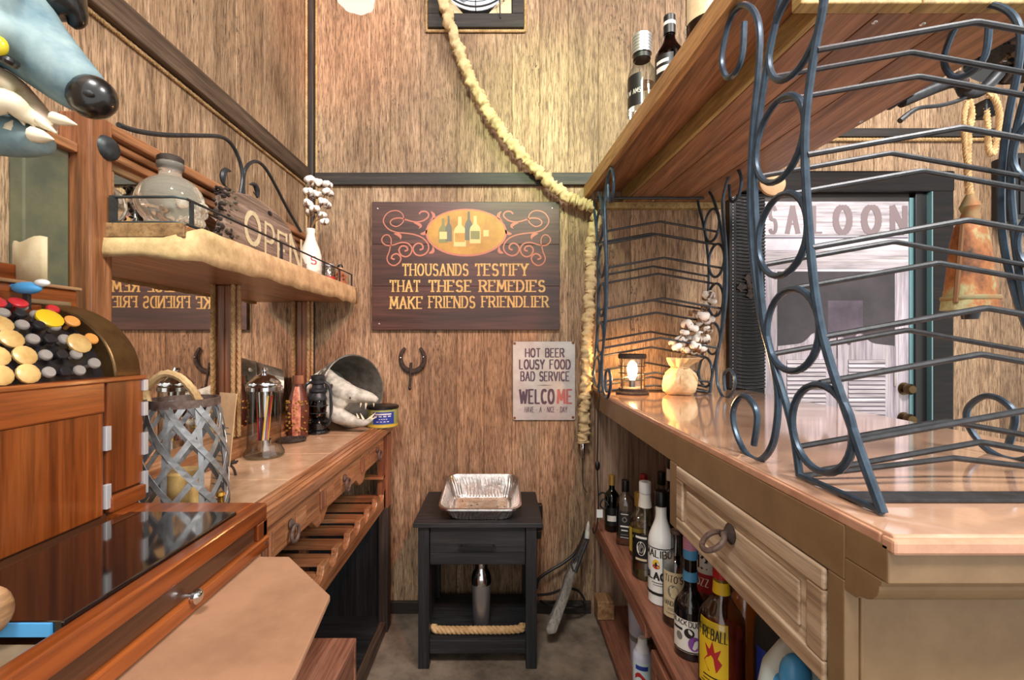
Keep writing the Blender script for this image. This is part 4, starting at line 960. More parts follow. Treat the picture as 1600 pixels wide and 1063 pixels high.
# galvanised bucket lying on its side
rc = W(553, 612, 2.0); rc.z = CT+.163; ax = Vector((.80, -.58, .10)).normalized()
bk_ = thing('galvanised_bucket', 'galvanised bucket lying on its side behind the animal skull', 'bucket', (rc.x, rc.y, CT))
MB().lathe([(.105, -.19), (.108, -.195), (.155, 0), (.158, .002), (.1545, .004), (.152, 0), (.105, -.188), (0, -.186), (0, -.195), (.108, -.195)], rc, 36, ax).build('pail', 'galvanised', bk_, True)
Rq = Vector((0, 0, 1)).rotation_difference(ax).to_matrix()
MB().tube([rc+Rq @ Vector((.157*math.cos(a*PI/18), .157*math.sin(a*PI/18), 0)) for a in range(36)], .004, 6, True).build('rim', 'galvanised', bk_, True)
MB().tube([rc+Rq @ Vector((.138*math.cos(a*PI/18), .138*math.sin(a*PI/18), -.08)) for a in range(36)], .003, 6, True).build('band', 'galvanised', bk_, True)
# animal skull
ks = thing('animal_skull', 'bleached hog skull with open toothed jaws resting in the bucket mouth', 'skull', CP(545, 1.93))
K = lambda a, b, d: W(a, b, d)
def oblong(m, pts): # list of (px,py,d,r,flat)
    P = [K(a, b, d) for a, b, d, r in pts]; m.tube(cr(P, 5), [pts[min(len(pts)-1, int(i/5))][3]*(1-(i % 5)/5)+pts[min(len(pts)-1, int(i/5)+1)][3]*((i % 5)/5) for i in range(len(cr(P, 5)))], 14)
m = MB()
oblong(m, [(509, 577, 1.97, .012), (516, 590, 1.95, .028), (524, 602, 1.93, .042), (538, 612, 1.91, .044), (552, 617, 1.90, .036), (566, 619, 1.89, .028), (580, 622, 1.88, .02), (590, 627, 1.875, .011)])
m.ball(K(519, 622, 1.92), (.040, .035, .055), 14, 10); m.ball(K(532, 628, 1.90), (.035, .03, .03), 14, 10)
oblong(m, [(513, 622, 1.93, .034), (518, 640, 1.91, .038), (530, 650, 1.90, .034), (546, 656, 1.89, .026), (562, 661, 1.88, .017), (573, 660, 1.875, .013), (582, 655, 1.87, .007)])
sk_ = m.build('bone', 'bone', ks, True, remesh=.005)
MB().ball(K(519, 605, 1.89), (.012, .010, .014), 12, 8).build('eye_hollow', 'rust_iron', ks, True)
MB().ball(K(547, 622, 1.865), (.004, .004, .004), 8, 6).build('nerve_hole', 'rust_iron', ks, True)
def tooth(a, b, a2, b2, r, d=1.875): MB().lathe([(r, 0), (r*.8, .4*(K(a2, b2, d)-K(a, b, d)).length), (.0005, (K(a2, b2, d)-K(a, b, d)).length)], K(a, b, d), 8, K(a2, b2, d)-K(a, b, d)).build('tooth', 'tooth', ks, True)
for a, b, a2, b2, r in ((574, 658, 587, 645, .007), (579, 656, 589, 652, .004), (568, 656, 563, 646, .005), (560, 654, 557, 646, .005), (564, 630, 563, 637, .004), (572, 630, 571, 640, .005), (584, 629, 584, 636, .004)): tooth(a, b, a2, b2, r)
# tin with blue label
c = CP(598, 2.04); tn = thing('tin_can', 'low tin with blue label and black lid at the counter end', 'tin', c)
MB().lathe([(0, 0), (.066, 0), (.068, .003), (.068, .082), (.066, .084)], c, 32).build('can', 'tin_green', tn, True)
MB().lathe([(.0705, .080), (.071, .084), (.071, .090), (.066, .093), (0, .093)], c, 32, rf=lambda a, z: 1+.015*math.sin(a*14)).build('lid', 'black_plastic', tn, True)
lab = MB().lathe([(.0686, .018), (.0686, .07)], c, 14, a0=-1.95, a1=-.55).build('label', 'label_blue', tn, True)
fm = lambda u, v: c+Vector((.0692*math.cos(-1.27+u/.0692), .0692*math.sin(-1.27+u/.0692), v))
m = MB()
for z, h, a, b in ((.058, .006, -.036, .036), (.049, .005, -.040, .040), (.038, .003, -.02, .02), (.027, .003, -.03, .03)):
    nseg = 12
    for k in range(nseg):
        if k % 3 == 2 and h < .006: continue
        u0 = a+(b-a)*k/nseg; u1 = a+(b-a)*(k+.8)/nseg; m.add([fm(u0, z), fm(u1, z), fm(u1, z+h), fm(u0, z+h)], [(0, 1, 2, 3)])
m.build('label_print', 'ink_white', lab)
MB().lathe([(.0684, .004), (.0684, .014)], c, 32).build('green_band', 'label_gold', tn, True)
# lattice lantern
c = CP(287, .955); ll = thing('lattice_lantern', 'galvanised strip lattice lantern with rope handle behind the register', 'lantern', c)
R0, R1, HH = .082, .062, .255
def LR(z): t = z/HH; return R0*(1-t)+R1*t-.004*math.sin(PI*t)*-2
def LS(a, z): r = LR(z); return c+Vector((r*math.cos(a), r*math.sin(a), z+.002))
def strip(a0, a1, z0, z1, wd=.007, n=14, off=0):
    m = MB(); vs = []
    for i in range(n+1):
        t = i/n; a = a0+(a1-a0)*t; z = z0+(z1-z0)*t; r = LR(z)+off; du = (a1-a0)*r; dv = z1-z0; L_ = math.hypot(du, dv); nu, nv = -dv/L_*wd/2, du/L_*wd/2
        for s in (-1, 1):
            for o_ in (0, -.0014):
                aa = a+s*nu/r; vs.append(c+Vector(((r+o_)*math.cos(aa), (r+o_)*math.sin(aa), z+s*nv+.002)))
    fs = []
    for i in range(n):
        k = i*4; fs += [(k, k+4, k+6, k+2), (k+1, k+3, k+7, k+5), (k, k+1, k+5, k+4), (k+2, k+6, k+7, k+3)]
    return m.add(vs, fs)
for k in range(8):
    a = 2*PI*k/8
    strip(a, a+2.2, .012, HH-.012, .011).build('lattice_strip', 'galvanised_strip', ll)
    strip(a, a-2.2, .012, HH-.012, .011, off=.0016).build('lattice_strip', 'galvanised_strip', ll)
    strip(a+.2, a+.201, .012, HH-.012, .010, off=-.0018).build('lattice_strip', 'galvanised_strip', ll)
for z in (.008, HH-.008): MB().lathe([(LR(z)+.003, z-.008), (LR(z)+.003, z+.008), (LR(z)-.001, z+.008), (LR(z)-.001, z-.008)], c, 32, closed=True).build('rim_band', 'rust_ring', ll, True)
MB().lathe([(0, 0), (R0, 0), (R0, .004), (0, .004)], c, 28).build('base_plate', 'galvanised', ll)
MB().lathe([(0, .005), (.034, .005), (.034, .10), (.03, .104), (0, .1)], c, 20).build('candle', 'key_cream', ll, True)
MB().tube(cr([c+Vector((-.06, -.02, HH-.012)), c+Vector((-.062, -.02, HH+.02)), c+Vector((-.03, -.02, HH+.05)), c+Vector((.005, -.02, HH+.045)), c+Vector((.035, -.02, HH+.015)), c+Vector((.05, -.02, HH-.015))]), .008, 8, rf=lambda t, a: 1+.12*math.sin(t*90+a)).build('rope_handle', 'rope', ll, True)
# menu card
mc = W(340, 615, 1.12)
cd = thing('menu_card', 'cream printed card standing behind the lattice lantern', 'card', (mc.x, 1.12, CT))
cd.rotation_euler = (math.radians(-6), 0, math.radians(-28))
MB().box(-.035, .035, 0, .002, .001, WZ(615, 1.12)-CT).build('card', 'card', cd, local=True)
m = MB()
for k in range(11):
    z = .02+k*.014; m.add([(-.028, -.0004, z), (.028-.01*((k*7) % 3), -.0004, z), (.028-.01*((k*7) % 3), -.0004, z+.003), (-.028, -.0004, z+.003)], [(0, 1, 2, 3)])
m.build('print_lines', 'ink_grey', cd, local=True)
# pine cone like iron lump, brass bell foot
c = CP(357, 1.27); pc = thing('iron_trinket', 'small dark iron trinket on the tiles before the straw dispenser', 'trinket', c)
m = MB()
for k in range(9):
    a = k*2*PI/9; m.prism([c+Vector((.006*math.cos(a-.4), .006*math.sin(a-.4), .03)), c+Vector((.024*math.cos(a), .024*math.sin(a), .034)), c+Vector((.006*math.cos(a+.4), .006*math.sin(a+.4), .03))], (0, 0, .006))
m.build('star_wheel', 'rust_iron', pc)
for k in range(3):
    a = k*2.1+.3; MB().tube(cr([c+Vector((0, 0, .034)), c+Vector((.012*math.cos(a), .012*math.sin(a), .02)), c+Vector((.018*math.cos(a), .018*math.sin(a), .0))]), .0035, 6).build('leg', 'rust_iron', pc, True)
c = CP(345, .895); bb = thing('brass_ornament', 'small brass ornament beside the lattice lantern', 'ornament', c)
MB().lathe([(.03, 0), (.032, .006), (.024, .009), (.024, .012)], c, 22).build('foot', 'dark_brass', bb, True)
MB().lathe([(.026, .012), (.025, .030), (.018, .048), (.006, .056), (.005, .066), (.009, .071), (.007, .077), (0, .079)], c, 22).build('dome', 'brass', bb, True)

# ------------------------------------------------------------------ cash register
BX1, BY1, BZ0, BZ1 = -.412, .80, CT+.012, 1.021
cg = thing('cash_register', 'antique wooden cash register with round keys and black glass shelf', 'cash register', (-.66, .5, CT))
MB().box(XL+.03, BX1-.012, .12, BY1-.01, BZ0, BZ1-.02).build('base_core', 'register_panel', cg)
MB().box(BX1-.022, BX1, .12, BY1, BZ1-.028, BZ1).build('top_rail', 'register_wood_y', cg, bev=.003)
MB().box(XL+.03, BX1-.022, BY1-.05, BY1, BZ1-.028, BZ1).build('top_rail', 'register_wood_y', cg, bev=.003)
MB().box(BX1-.02, BX1+.003, .12, BY1+.002, BZ0, BZ0+.022).build('foot_rail', 'register_wood_y', cg, bev=.003)
MB().box(BX1-.012, BX1-.004, .12, BY1-.035, BZ0+.022, BZ1-.028).build('drawer_front', 'register_panel', cg, bev=.001)
MB().box(BX1-.012, BX1, BY1-.03, BY1, BZ0+.022, BZ1-.028).build('corner_stile', 'register_wood', cg, bev=.002)
MB().box(XL+.03, BX1, BY1-.012, BY1, BZ0, BZ1-.028).build('end_panel', 'register_wood_y', cg)
kp = WP(BX1, 298, 932)
MB().lathe([(.004, 0), (.004, .006), (.009, .009), (.01, .014), (.006, .018), (0, .019)], (BX1-.004, kp.y, kp.z), 14, (1, 0, 0)).build('drawer_knob', 'chrome', cg, True)
for q in ((415, 870), (418, 845)): 
    k2 = WP(BX1, *q); MB().ball((BX1+.001, k2.y-.01, k2.z), (.003, .005, .005), 8, 6).build('screw_head', 'rust_iron', cg, True)
GX0, GX1, GY0, GY1 = -.61, BX1-.022, .45, BY1-.055
MB().box(GX0, GX1, GY0, GY1, BZ1-.012, BZ1+.004).build('glass_shelf', 'gloss_black', cg, bev=.0015)
MB().box(GX0, GX1-.01, GY0-.0025, GY0, BZ1-.010, BZ1+.003).build('shelf_edge', 'blue_plastic', cg)
MB().box(GX0, GX1, .12, GY0-.003, BZ1-.03, BZ1-.016).build('till_cover', 'tan_metal', cg, bev=.002)
MB().ball((-.40-.06, .39, BZ1-.014), (.009, .006, .003), 12, 6).build('till_screw', 'chrome', cg, True)
# body
FXB = -.645; YB0, YB1 = .30, .82; BT = 1.238
MB().box(XL+.05, FXB-.006, YB0, YB1-.004, BZ1-.02, BT-.004).build('body_core', 'register_panel', cg)
ysp = .745
MB().box(FXB-.008, FXB, YB0, ysp-.008, BZ1, BT-.05).build('front_door', 'register_wood', cg, bev=.002)
MB().box(FXB-.008, FXB+.003, YB0, ysp-.008, BT-.05, BT).build('front_lintel', 'register_wood_y', cg, bev=.003)
MB().box(FXB-.008, FXB-.001, ysp, YB1, BZ1+.03, BT-.001).build('front_stile', 'register_wood', cg, bev=.002)
MB().box(FXB-.008, FXB+.006, ysp, YB1, BZ1, BZ1+.028).build('plinth_block', 'register_wood_y', cg, bev=.004)
MB().box(XL+.05, FXB-.008, YB1-.004, YB1, BZ1, BT-.002).build('end_panel', 'register_wood', cg)
MB().box(FXB-.12, FXB+.004, YB0, YB1+.002, BT-.002, BT+.006).build('top_lip', 'register_wood_y', cg, bev=.002)
for yy, z0_, z1_ in ((ysp-.002, 1.125, 1.165), (ysp-.002, 1.03, 1.07), (YB1+.001, 1.215, 1.235), (YB1+.001, 1.17, 1.195), (YB1+.001, 1.10, 1.14), (YB1+.001, 1.03, 1.07)):
    MB().box(FXB-.004, FXB+.004, yy-.005, yy+.005, z0_, z1_).build('hinge_leaf', 'hinge_white', cg, bev=.001)
# curved key bed with bronze cheek
KX0, KX1, KZ0, KZ1 = -.80, FXB-.004, BT+.004, 1.372
def kb(t): # along the curve from the front lip to the back
    a = t*PI/2; return (KX1-(KX1-KX0)*(1-math.cos(a)), KZ0+(KZ1-KZ0)*math.sin(a)*.98)
poly = [(kb(i/16)[0], .765, kb(i/16)[1]) for i in range(17)]+[(KX0, .765, KZ0)]
MB().prism(poly, (0, .055, 0)).build('bronze_cheek', 'bronze', cg, True, bev=.003)
MB().prism([(kb(i/16)[0]-.02, .30, kb(i/16)[1]-.012) for i in range(17)]+[(KX0-.02, .30, KZ0)], (0, .465, 0)).build('key_bed', 'key_black', cg, True)
MB().box(KX0-.03, KX0+.03, .735, .815, KZ1-.006, KZ1+.002).build('cheek_plate', 'tan_metal', cg, bev=.002)
proto = {}
def key(t, y, mat, r=.0125, lift=.011):
    xx, zz = kb(t); a = t*PI/2; nrm = Vector((math.cos(a)*.9+.15, -.15, math.sin(a)*.5+.25)).normalized(); b = Vector((xx-.02, y, zz-.012))
    o = MB().lathe([(.003, 0), (.003, lift), (r, lift+.001), (r, lift+.004), (r*.8, lift+.006), (0, lift+.006)], b, 14, nrm).build('key', mat, cg, True); return o
cols = [(.44, 'key_cream'), (.48, 'key_cream'), (.52, 'key_cream'), (.56, 'key_cream'), (.60, 'key_cream'), (.635, 'key_cream'), (.664, 'key_grey'), (.688, 'key_black'), (.712, 'key_grey')]
for yy, mt in cols:
    for k in range(7):
        t = .12+k*.125
        key(t, yy+.004*(k % 2), mt if not (k > 3 and mt == 'key_cream' and yy > .57) else 'key_grey', .0145 if mt == 'key_cream' else .0085)
for t, yy, mt, r in ((.16, .735, 'key_grey', .009), (.32, .725, 'key_cream', .017), (.36, .752, 'key_orange', .010), (.55, .715, 'key_yellow', .018), (.53, .748, 'key_orange', .011), (.74, .67, 'key_red', .017), (.75, .71, 'key_red', .012), (.68, .748, 'key_red', .009)):
    key(t, yy, mt, r, .017)
# wooden top box of the register
TB = (XL+.01, WX(121, .83), .60, .83)
MB().box(TB[0], TB[1], TB[2], TB[3], KZ1-.03, WZ(455, .83)).build('top_box', 'register_wood_y', cg, bev=.003)
MB().box(TB[0], TB[1]+.006, TB[2]-.004, TB[3]+.004, WZ(455, .83), WZ(455, .83)+.006).build('box_lip', 'plain_wood', cg, bev=.002)
zt = WZ(455, .83)+.006
MB().box(TB[0], WX(44, .80), .60, .80, zt, zt+.034).build('raised_box', 'register_wood_y', cg, bev=.003)
# wooden ball handle at the near edge
wb_ = Vector((-.492, .435, BZ1+.022))
MB().ball(wb_, (.019, .018, .024), 18, 12).tube([wb_, wb_+Vector((-.06, -.01, -.006))], .009, 10).build('crank_handle', 'plain_wood', cg, True)
# paper on top and blue trinket on the keys
m = MB(); vs = []; n = 10
for i in range(n+1):
    t = i/n; a = -.5+t*1.7
    for z in (0, .035, .07): vs.append((WX(30, .81)+.085*t, .80-.03*math.sin(t*2.2), zt+.001+z+(.004*math.sin(t*9) if z else 0)+t*z*.1))
ppr = MB().add(vs, [(i*3+k, (i+1)*3+k, (i+1)*3+k+1, i*3+k+1) for i in range(n) for k in (0, 1)]).build('paper_sheet', 'paper', None, True); ppr.modifiers.new('t', 'SOLIDIFY').thickness = .0015
tag(ppr, 'curled cream paper standing on the cash register top', 'paper')
bt = Vector((WX(42, .72), .72, KZ1+.012)); tb_ = thing('blue_trinket', 'small blue and white trinket on the register keys', 'trinket', bt)
MB().ball(bt+Vector((0, 0, .004)), (.024, .01, .010), 16, 10).build('body', 'blue_plastic', tb_, True)
MB().ball(bt+Vector((.024, 0, .012)), (.012, .007, .006), 12, 8).build('head', 'white_plastic', tb_, True)
MB().lathe([(.005, 0), (.0, .02)], bt+Vector((-.02, 0, .006)), 8, (-1, 0, .3)).build('tail', 'blue_plastic', tb_, True)
MB().box(bt.x-.004, bt.x+.004, bt.y-.003, bt.y+.003, bt.z-.03, bt.z).build('stand', 'key_black', tb_)
# small blue lidded box behind the paper
tag(MB().box(WX(10, .86), WX(24, .86), .812, .828, zt+.0345-.034, zt+.075).build('blue_bottle', 'pale_blue_plastic', None, bev=.004), 'pale blue packet standing behind the paper on the register', 'packet')

# cardboard sheet under the register
dz = CAMZ-(CT+.001)
def Q(a, b): d = dz*FPX/(b-CY); return (WX(a, d), d)
pts = [Q(418, 878), Q(452, 878), Q(516, 940), Q(463, 1063), (WX(463, .5)+.01, .30), (-.62, .30), (-.62, .78)]
pts = [(min(x_, -.225), y_) for x_, y_ in pts]
cs = thing('cardboard_sheet', 'torn brown cardboard sheet sticking out from under the cash register', 'cardboard', (-.45, .55, CT))
MB().prism([(a, b, CT+.001) for a, b in pts], (0, 0, .009)).build('sheet', 'cardboard', cs, bev=.002)
a, b = Q(516, 942); e, f = Q(463, 1063)
MB().prism([(min(a, -.23)-.006, b-.05, CT), (min(e, -.23)-.006, f-.1, CT), (min(e, -.23)-.02, f-.1, CT-.09), (min(a, -.23)-.02, b-.12, CT-.09)], (-.004, 0, 0)).build('folded_flap', 'cardboard', cs)
rn = random.Random(8)

# ------------------------------------------------------------------ snarling animal head mounted at the upper left
ah = thing('mounted_beast', 'blue grey snarling animal head with black nose at the upper left', 'animal head', (XL, .42, 1.75))
HDp = lambda a, b, d=.55: W(a, b, d)
m = MB()
def horn(m, pts, n=16, k=6):
    P = [p for p, r in pts]; C_ = cr(P, k); rad = []
    for i in range(len(C_)):
        s = min(len(pts)-1, i//k); f = (i % k)/k; rad.append(pts[s][1]*(1-f)+pts[min(len(pts)-1, s+1)][1]*f)
    m.tube(C_, rad, n)
neck = Vector((XL+.02, .40, 1.80)); back = Vector((-.74, .47, 1.775))
horn(m, [(neck, .10), (back, .095), (HDp(-60, -10, .52), .075), (HDp(0, 25, .54), .056), (HDp(50, 70), .043), (HDp(95, 112), .035), (HDp(130, 142), .029), (HDp(140, 150), .02)])
m2 = MB(); horn(m2, [(back, .06), (HDp(-90, 130, .52), .05), (HDp(-30, 190, .54), .036), (HDp(20, 212), .026), (HDp(55, 222), .018), (HDp(82, 230), .008)])
mm = MB(); mm.add(m.v, m.f); mm.add(m2.v, m2.f); mm.ball(HDp(-5, 55, .51), (.03, .03, .022), 12, 8)
body = mm.build('head', 'beast_blue', ah, True, remesh=.005)
MB().ball(HDp(144, 152, .545), (.027, .022, .025), 18, 12).build('nose', 'beast_dark', ah, True)
MB().ball(HDp(138, 146, .522), (.006, .004, .004), 10, 6).build('nostril', 'charcoal', ah, True)
MB().ball(HDp(-3, 72, .495), (.010, .007, .011), 14, 10).build('eye', 'yellow_eye', ah, True)
MB().tube(cr([HDp(-10, 84, .50), HDp(8, 92, .50), HDp(26, 102, .51)]), .005, 8).build('eyelid', 'beast_dark', ah, True)
q = MB(); horn(q, [(HDp(-60, 130, .53), .038), (HDp(0, 148, .54), .030), (HDp(35, 168, .55), .022), (HDp(62, 186, .55), .014), (HDp(84, 198, .55), .006)]); q.build('inner_mouth', 'beast_mouth', ah, True)
q = MB(); horn(q, [(HDp(-40, 165, .51), .016), (HDp(10, 158, .515), .013), (HDp(40, 178, .53), .010), (HDp(80, 200, .545), .005)]); q.build('upper_gum', 'tooth', ah, True)
def fang(a, b, a2, b2, r, d=.535):
    p0, p1 = HDp(a, b, d), HDp(a2, b2, d); MB().lathe([(r, 0), (r*.85, (p1-p0).length*.45), (.0008, (p1-p0).length)], p0, 10, p1-p0).build('fang', 'tooth', ah, True)
for a in ((84, 184, 120, 195, .007), (52, 210, 84, 218, .009), (30, 172, 38, 196, .006), (46, 180, 54, 200, .006), (62, 188, 88, 208, .006), (16, 205, 20, 188, .007)): fang(*a)
q = MB(); horn(q, [(HDp(62, -20, .57), .026), (HDp(85, -6, .57), .028), (HDp(105, 12, .575), .026), (HDp(118, 30, .58), .012), (HDp(112, 42, .58), .004)]); q.build('dark_ear', 'beast_dark', ah, True)
MB().lathe([(.16, 0), (.16, .012), (.14, .02), (0, .02)], (XL+.001, .40, 1.80), 28, (1, 0, 0)).build('mount_plaque', 'dark_trim_y', ah, True)
# ------------------------------------------------------------------ bar counter on the right
BZ = 1.08; BF = .445; BB = 1.16; BN = .516; BW = WALL-.004
bar = thing('bar_counter', 'brown painted bar counter with glossy tan top and weathered drawer', 'bar', (.8, 1.3, 0))
MB().box(BF+.004, BB, BN+.006, BW, BZ-.012, BZ).build('counter_top', 'bar_top', bar, bev=.003)
MB().box(BF, BB+.004, BN, BN+.02, BZ-.022, BZ-.004).build('top_nosing', 'bar_top_edge', bar, bev=.004)
MB().box(BF, BF+.012, BN+.02, BW, BZ-.016, BZ-.003).build('top_nosing', 'bar_top_edge', bar, bev=.002)
FZ = .992; EN0 = BN+.075
MB().box(BF, BF+.02, EN0, BW, FZ, BZ-.016).build('front_rail', 'brown_paint', bar, bev=.002)
# moulded near end: slab, cove, body
MB().box(BF, BB, BN+.008, EN0-.0005, BZ-.058, BZ-.013).build('end_slab', 'brown_paint', bar, bev=.002)
P = [(BF, BN+.016, BZ-.0582), (BF, BN+.018, BZ-.064)]
for k in range(9):
    a = PI/2*k/8; P.append((BF, BN+.050-.030*math.cos(a), BZ-.066-.028*math.sin(a)))
P += [(BF, BN+.056, BZ-.100), (BF, EN0-.0005, BZ-.100), (BF, EN0-.0005, BZ-.0582)]
MB().prism(P, (BB-BF-.004, 0, 0)).build('end_cove', 'brown_paint', bar, bev=.001)
EN = BN+.075
MB().box(BF+.02, BB-.01, EN+.004, EN+.022, 0, BZ-.08).build('end_panel', 'brown_paint', bar)
MB().box(BF, BF+.02, EN, .622, 0, FZ).build('end_stile', 'brown_paint', bar, bev=.002)
MB().box(BF+.02, BF+.026, EN-.002, EN+.004, 0, BZ-.09).build('corner_bead', 'brown_paint', bar, bev=.002)
# inside
MB().box(BB-.03, BB-.01, EN+.022, BW, 0, BZ-.012).build('back_panel', 'bar_inside', bar)
MB().box(BF+.02, BB-.03, BW-.018, BW, 0, BZ-.012).build('far_end_panel', 'bar_inside', bar)
MB().box(BF, BF+.02, BW-.045, BW, 0, FZ).build('far_stile', 'bar_inside', bar, bev=.002)
MB().box(BF-.002, BF+.02, 1.154, 1.20, .826, FZ).build('mid_stile', 'brown_paint', bar, bev=.002)
MS = .455; BS = .045
MB().box(BF-.004, BB-.03, EN+.022, BW-.018, MS-.022, MS).build('middle_shelf', 'bar_shelf_wood', bar, bev=.002)
MB().box(BF-.004, BF+.014, 1.40, BW, MS-.062, MS-.0225).build('shelf_lip', 'bar_shelf_wood', bar, bev=.002)
MB().box(BF-.002, BB-.03, EN+.022, BW-.018, BS-.02, BS).build('bottom_shelf', 'bar_shelf_wood', bar, bev=.002)
MB().box(BF+.01, BF+.03, EN+.03, BW-.02, .001, BS-.02).build('toe_rail', 'bar_inside', bar)
# weathered drawer with raised frame and ring pull
D0, D1, DZ0, DZ1 = .625, 1.152, .832, .990
dw = MB().box(BF+.004, BF+.022, D0, D1, DZ0, DZ1).build('drawer', 'drawer_wood', bar)
fwd = .036
for a, b, c, d in ((D0, D1, DZ1-.03, DZ1), (D0, D1, DZ0, DZ0+.03), (D0, D0+fwd, DZ0+.03, DZ1-.03), (D1-fwd, D1, DZ0+.03, DZ1-.03)):
    MB().box(BF-.004, BF+.004, a, b, c, d).build('frame_member', 'drawer_wood', dw, bev=.003)
MB().box(BF-.001, BF+.004, D0+fwd+.02, D1-fwd-.02, DZ0+.045, DZ1-.045).build('raised_field', 'drawer_wood', dw, bev=.004)
yk = .88; zk = .932
MB().lathe([(.018, 0), (.02, .003), (.014, .008), (.008, .012), (.006, .022), (0, .024)], (BF-.001, yk, zk), 18, (-1, 0, 0)).build('pull_plate', 'rust_iron', dw, True)
ru = Vector((-.80, -.1, -.58)).normalized(); rcn = Vector((BF-.020, yk, zk))+ru*.022
MB().tube([rcn+ru*.024*math.cos(2*PI*k/22)+Vector((0, 1, 0))*.024*math.sin(2*PI*k/22) for k in range(22)], .0055, 8, True).build('pull_ring', 'rust_ring', dw, True)
# low door
ld = MB().box(BF+.002, BF+.018, .62, 1.34, .05, .40).build('low_door', 'bar_shelf_wood', bar, bev=.003)
for a, b, c, d in ((.62, 1.34, .36, .40), (.62, 1.34, .05, .09), (.62, .66, .09, .36), (1.30, 1.34, .09, .36)):
    MB().box(BF-.006, BF+.002, a, b, c, d).build('door_frame_member', 'bar_shelf_wood', ld, bev=.003)
MB().lathe([(.004, 0), (.004, .01), (.01, .016), (0, .024)], (BF-.006, 1.27, .33), 12, (-1, 0, 0)).build('door_knob', 'rust_iron', ld, True)

# ------------------------------------------------------------------ overhead shelf
SK = .06
def skx(x, d): return x+(2.19-d)*SK
def skbox(x0, x1, d0, d1, z0, z1):
    return MB().hexa([(skx(x0, d0), d0, z0), (skx(x1, d0), d0, z0), (skx(x1, d1), d1, z0), (skx(x0, d1), d1, z0), (skx(x0, d0), d0, z1), (skx(x1, d0), d0, z1), (skx(x1, d1), d1, z1), (skx(x0, d1), d1, z1)])
OZ = 2.0; O0 = .395; O1 = 1.06; ON = .93
osf = thing('overhead_shelf', 'wide plank shelf hung over the bar on black racks', 'shelf', (.8, 1.5, OZ))
skbox(O0, O0+.022, ON-.01, 2.19, OZ-.002, OZ+.058).build('front_edge', 'overhead_edge', osf, bev=.002)
skbox(O0+.022, O0+.19, ON, 2.19, OZ+.033, OZ+.057).build('upper_board', 'overhead_wood', osf)
skbox(O0+.178, O0+.193, ON, 2.175, OZ-.025, OZ+.0325).build('cleat', 'overhead_cleat', osf, bev=.002)
bd = [O0+.194, O0+.30, O0+.475, O1]
for a, b in zip(bd, bd[1:]): skbox(a+.0015, b-.0015, ON, 2.19, OZ-.025, OZ+.005).build('under_board', 'overhead_wood', osf, bev=.002)
skbox(O0+.191, O1, ON, 2.19, OZ+.033, OZ+.057).build('upper_board', 'overhead_wood', osf)
for a, b in ((O0+.12, O0+.36), (O0+.362, O0+.60), (O0+.602, O1+.02)): skbox(a, b, ON-.03, ON-.001, OZ-.027, OZ+.06).build('end_beam', 'overhead_cleat', osf, bev=.003)
MB().box(O0+.06, 1.05, 2.165, 2.197, OZ-.055, OZ-.0255).build('wall_cleat', 'overhead_cleat', osf, bev=.002)
for a, b in ((1366, 35), (1441, 38), (1020, 314), (1064, 316), (1345, 190)):
    d = (OZ-.025-CAMZ)*FPX/(CY-b); MB().ball((WX(a, d), d, OZ-.025), (.006, .006, .0025), 10, 6).build('screw', 'chrome', osf, True)
MB().lathe([(.05, 0), (.055, .004), (.055, .016), (.05, .02)], W(1204, 288, 1.93), 22, (0, -1, .1)).build('wood_disc', 'card', osf, True)

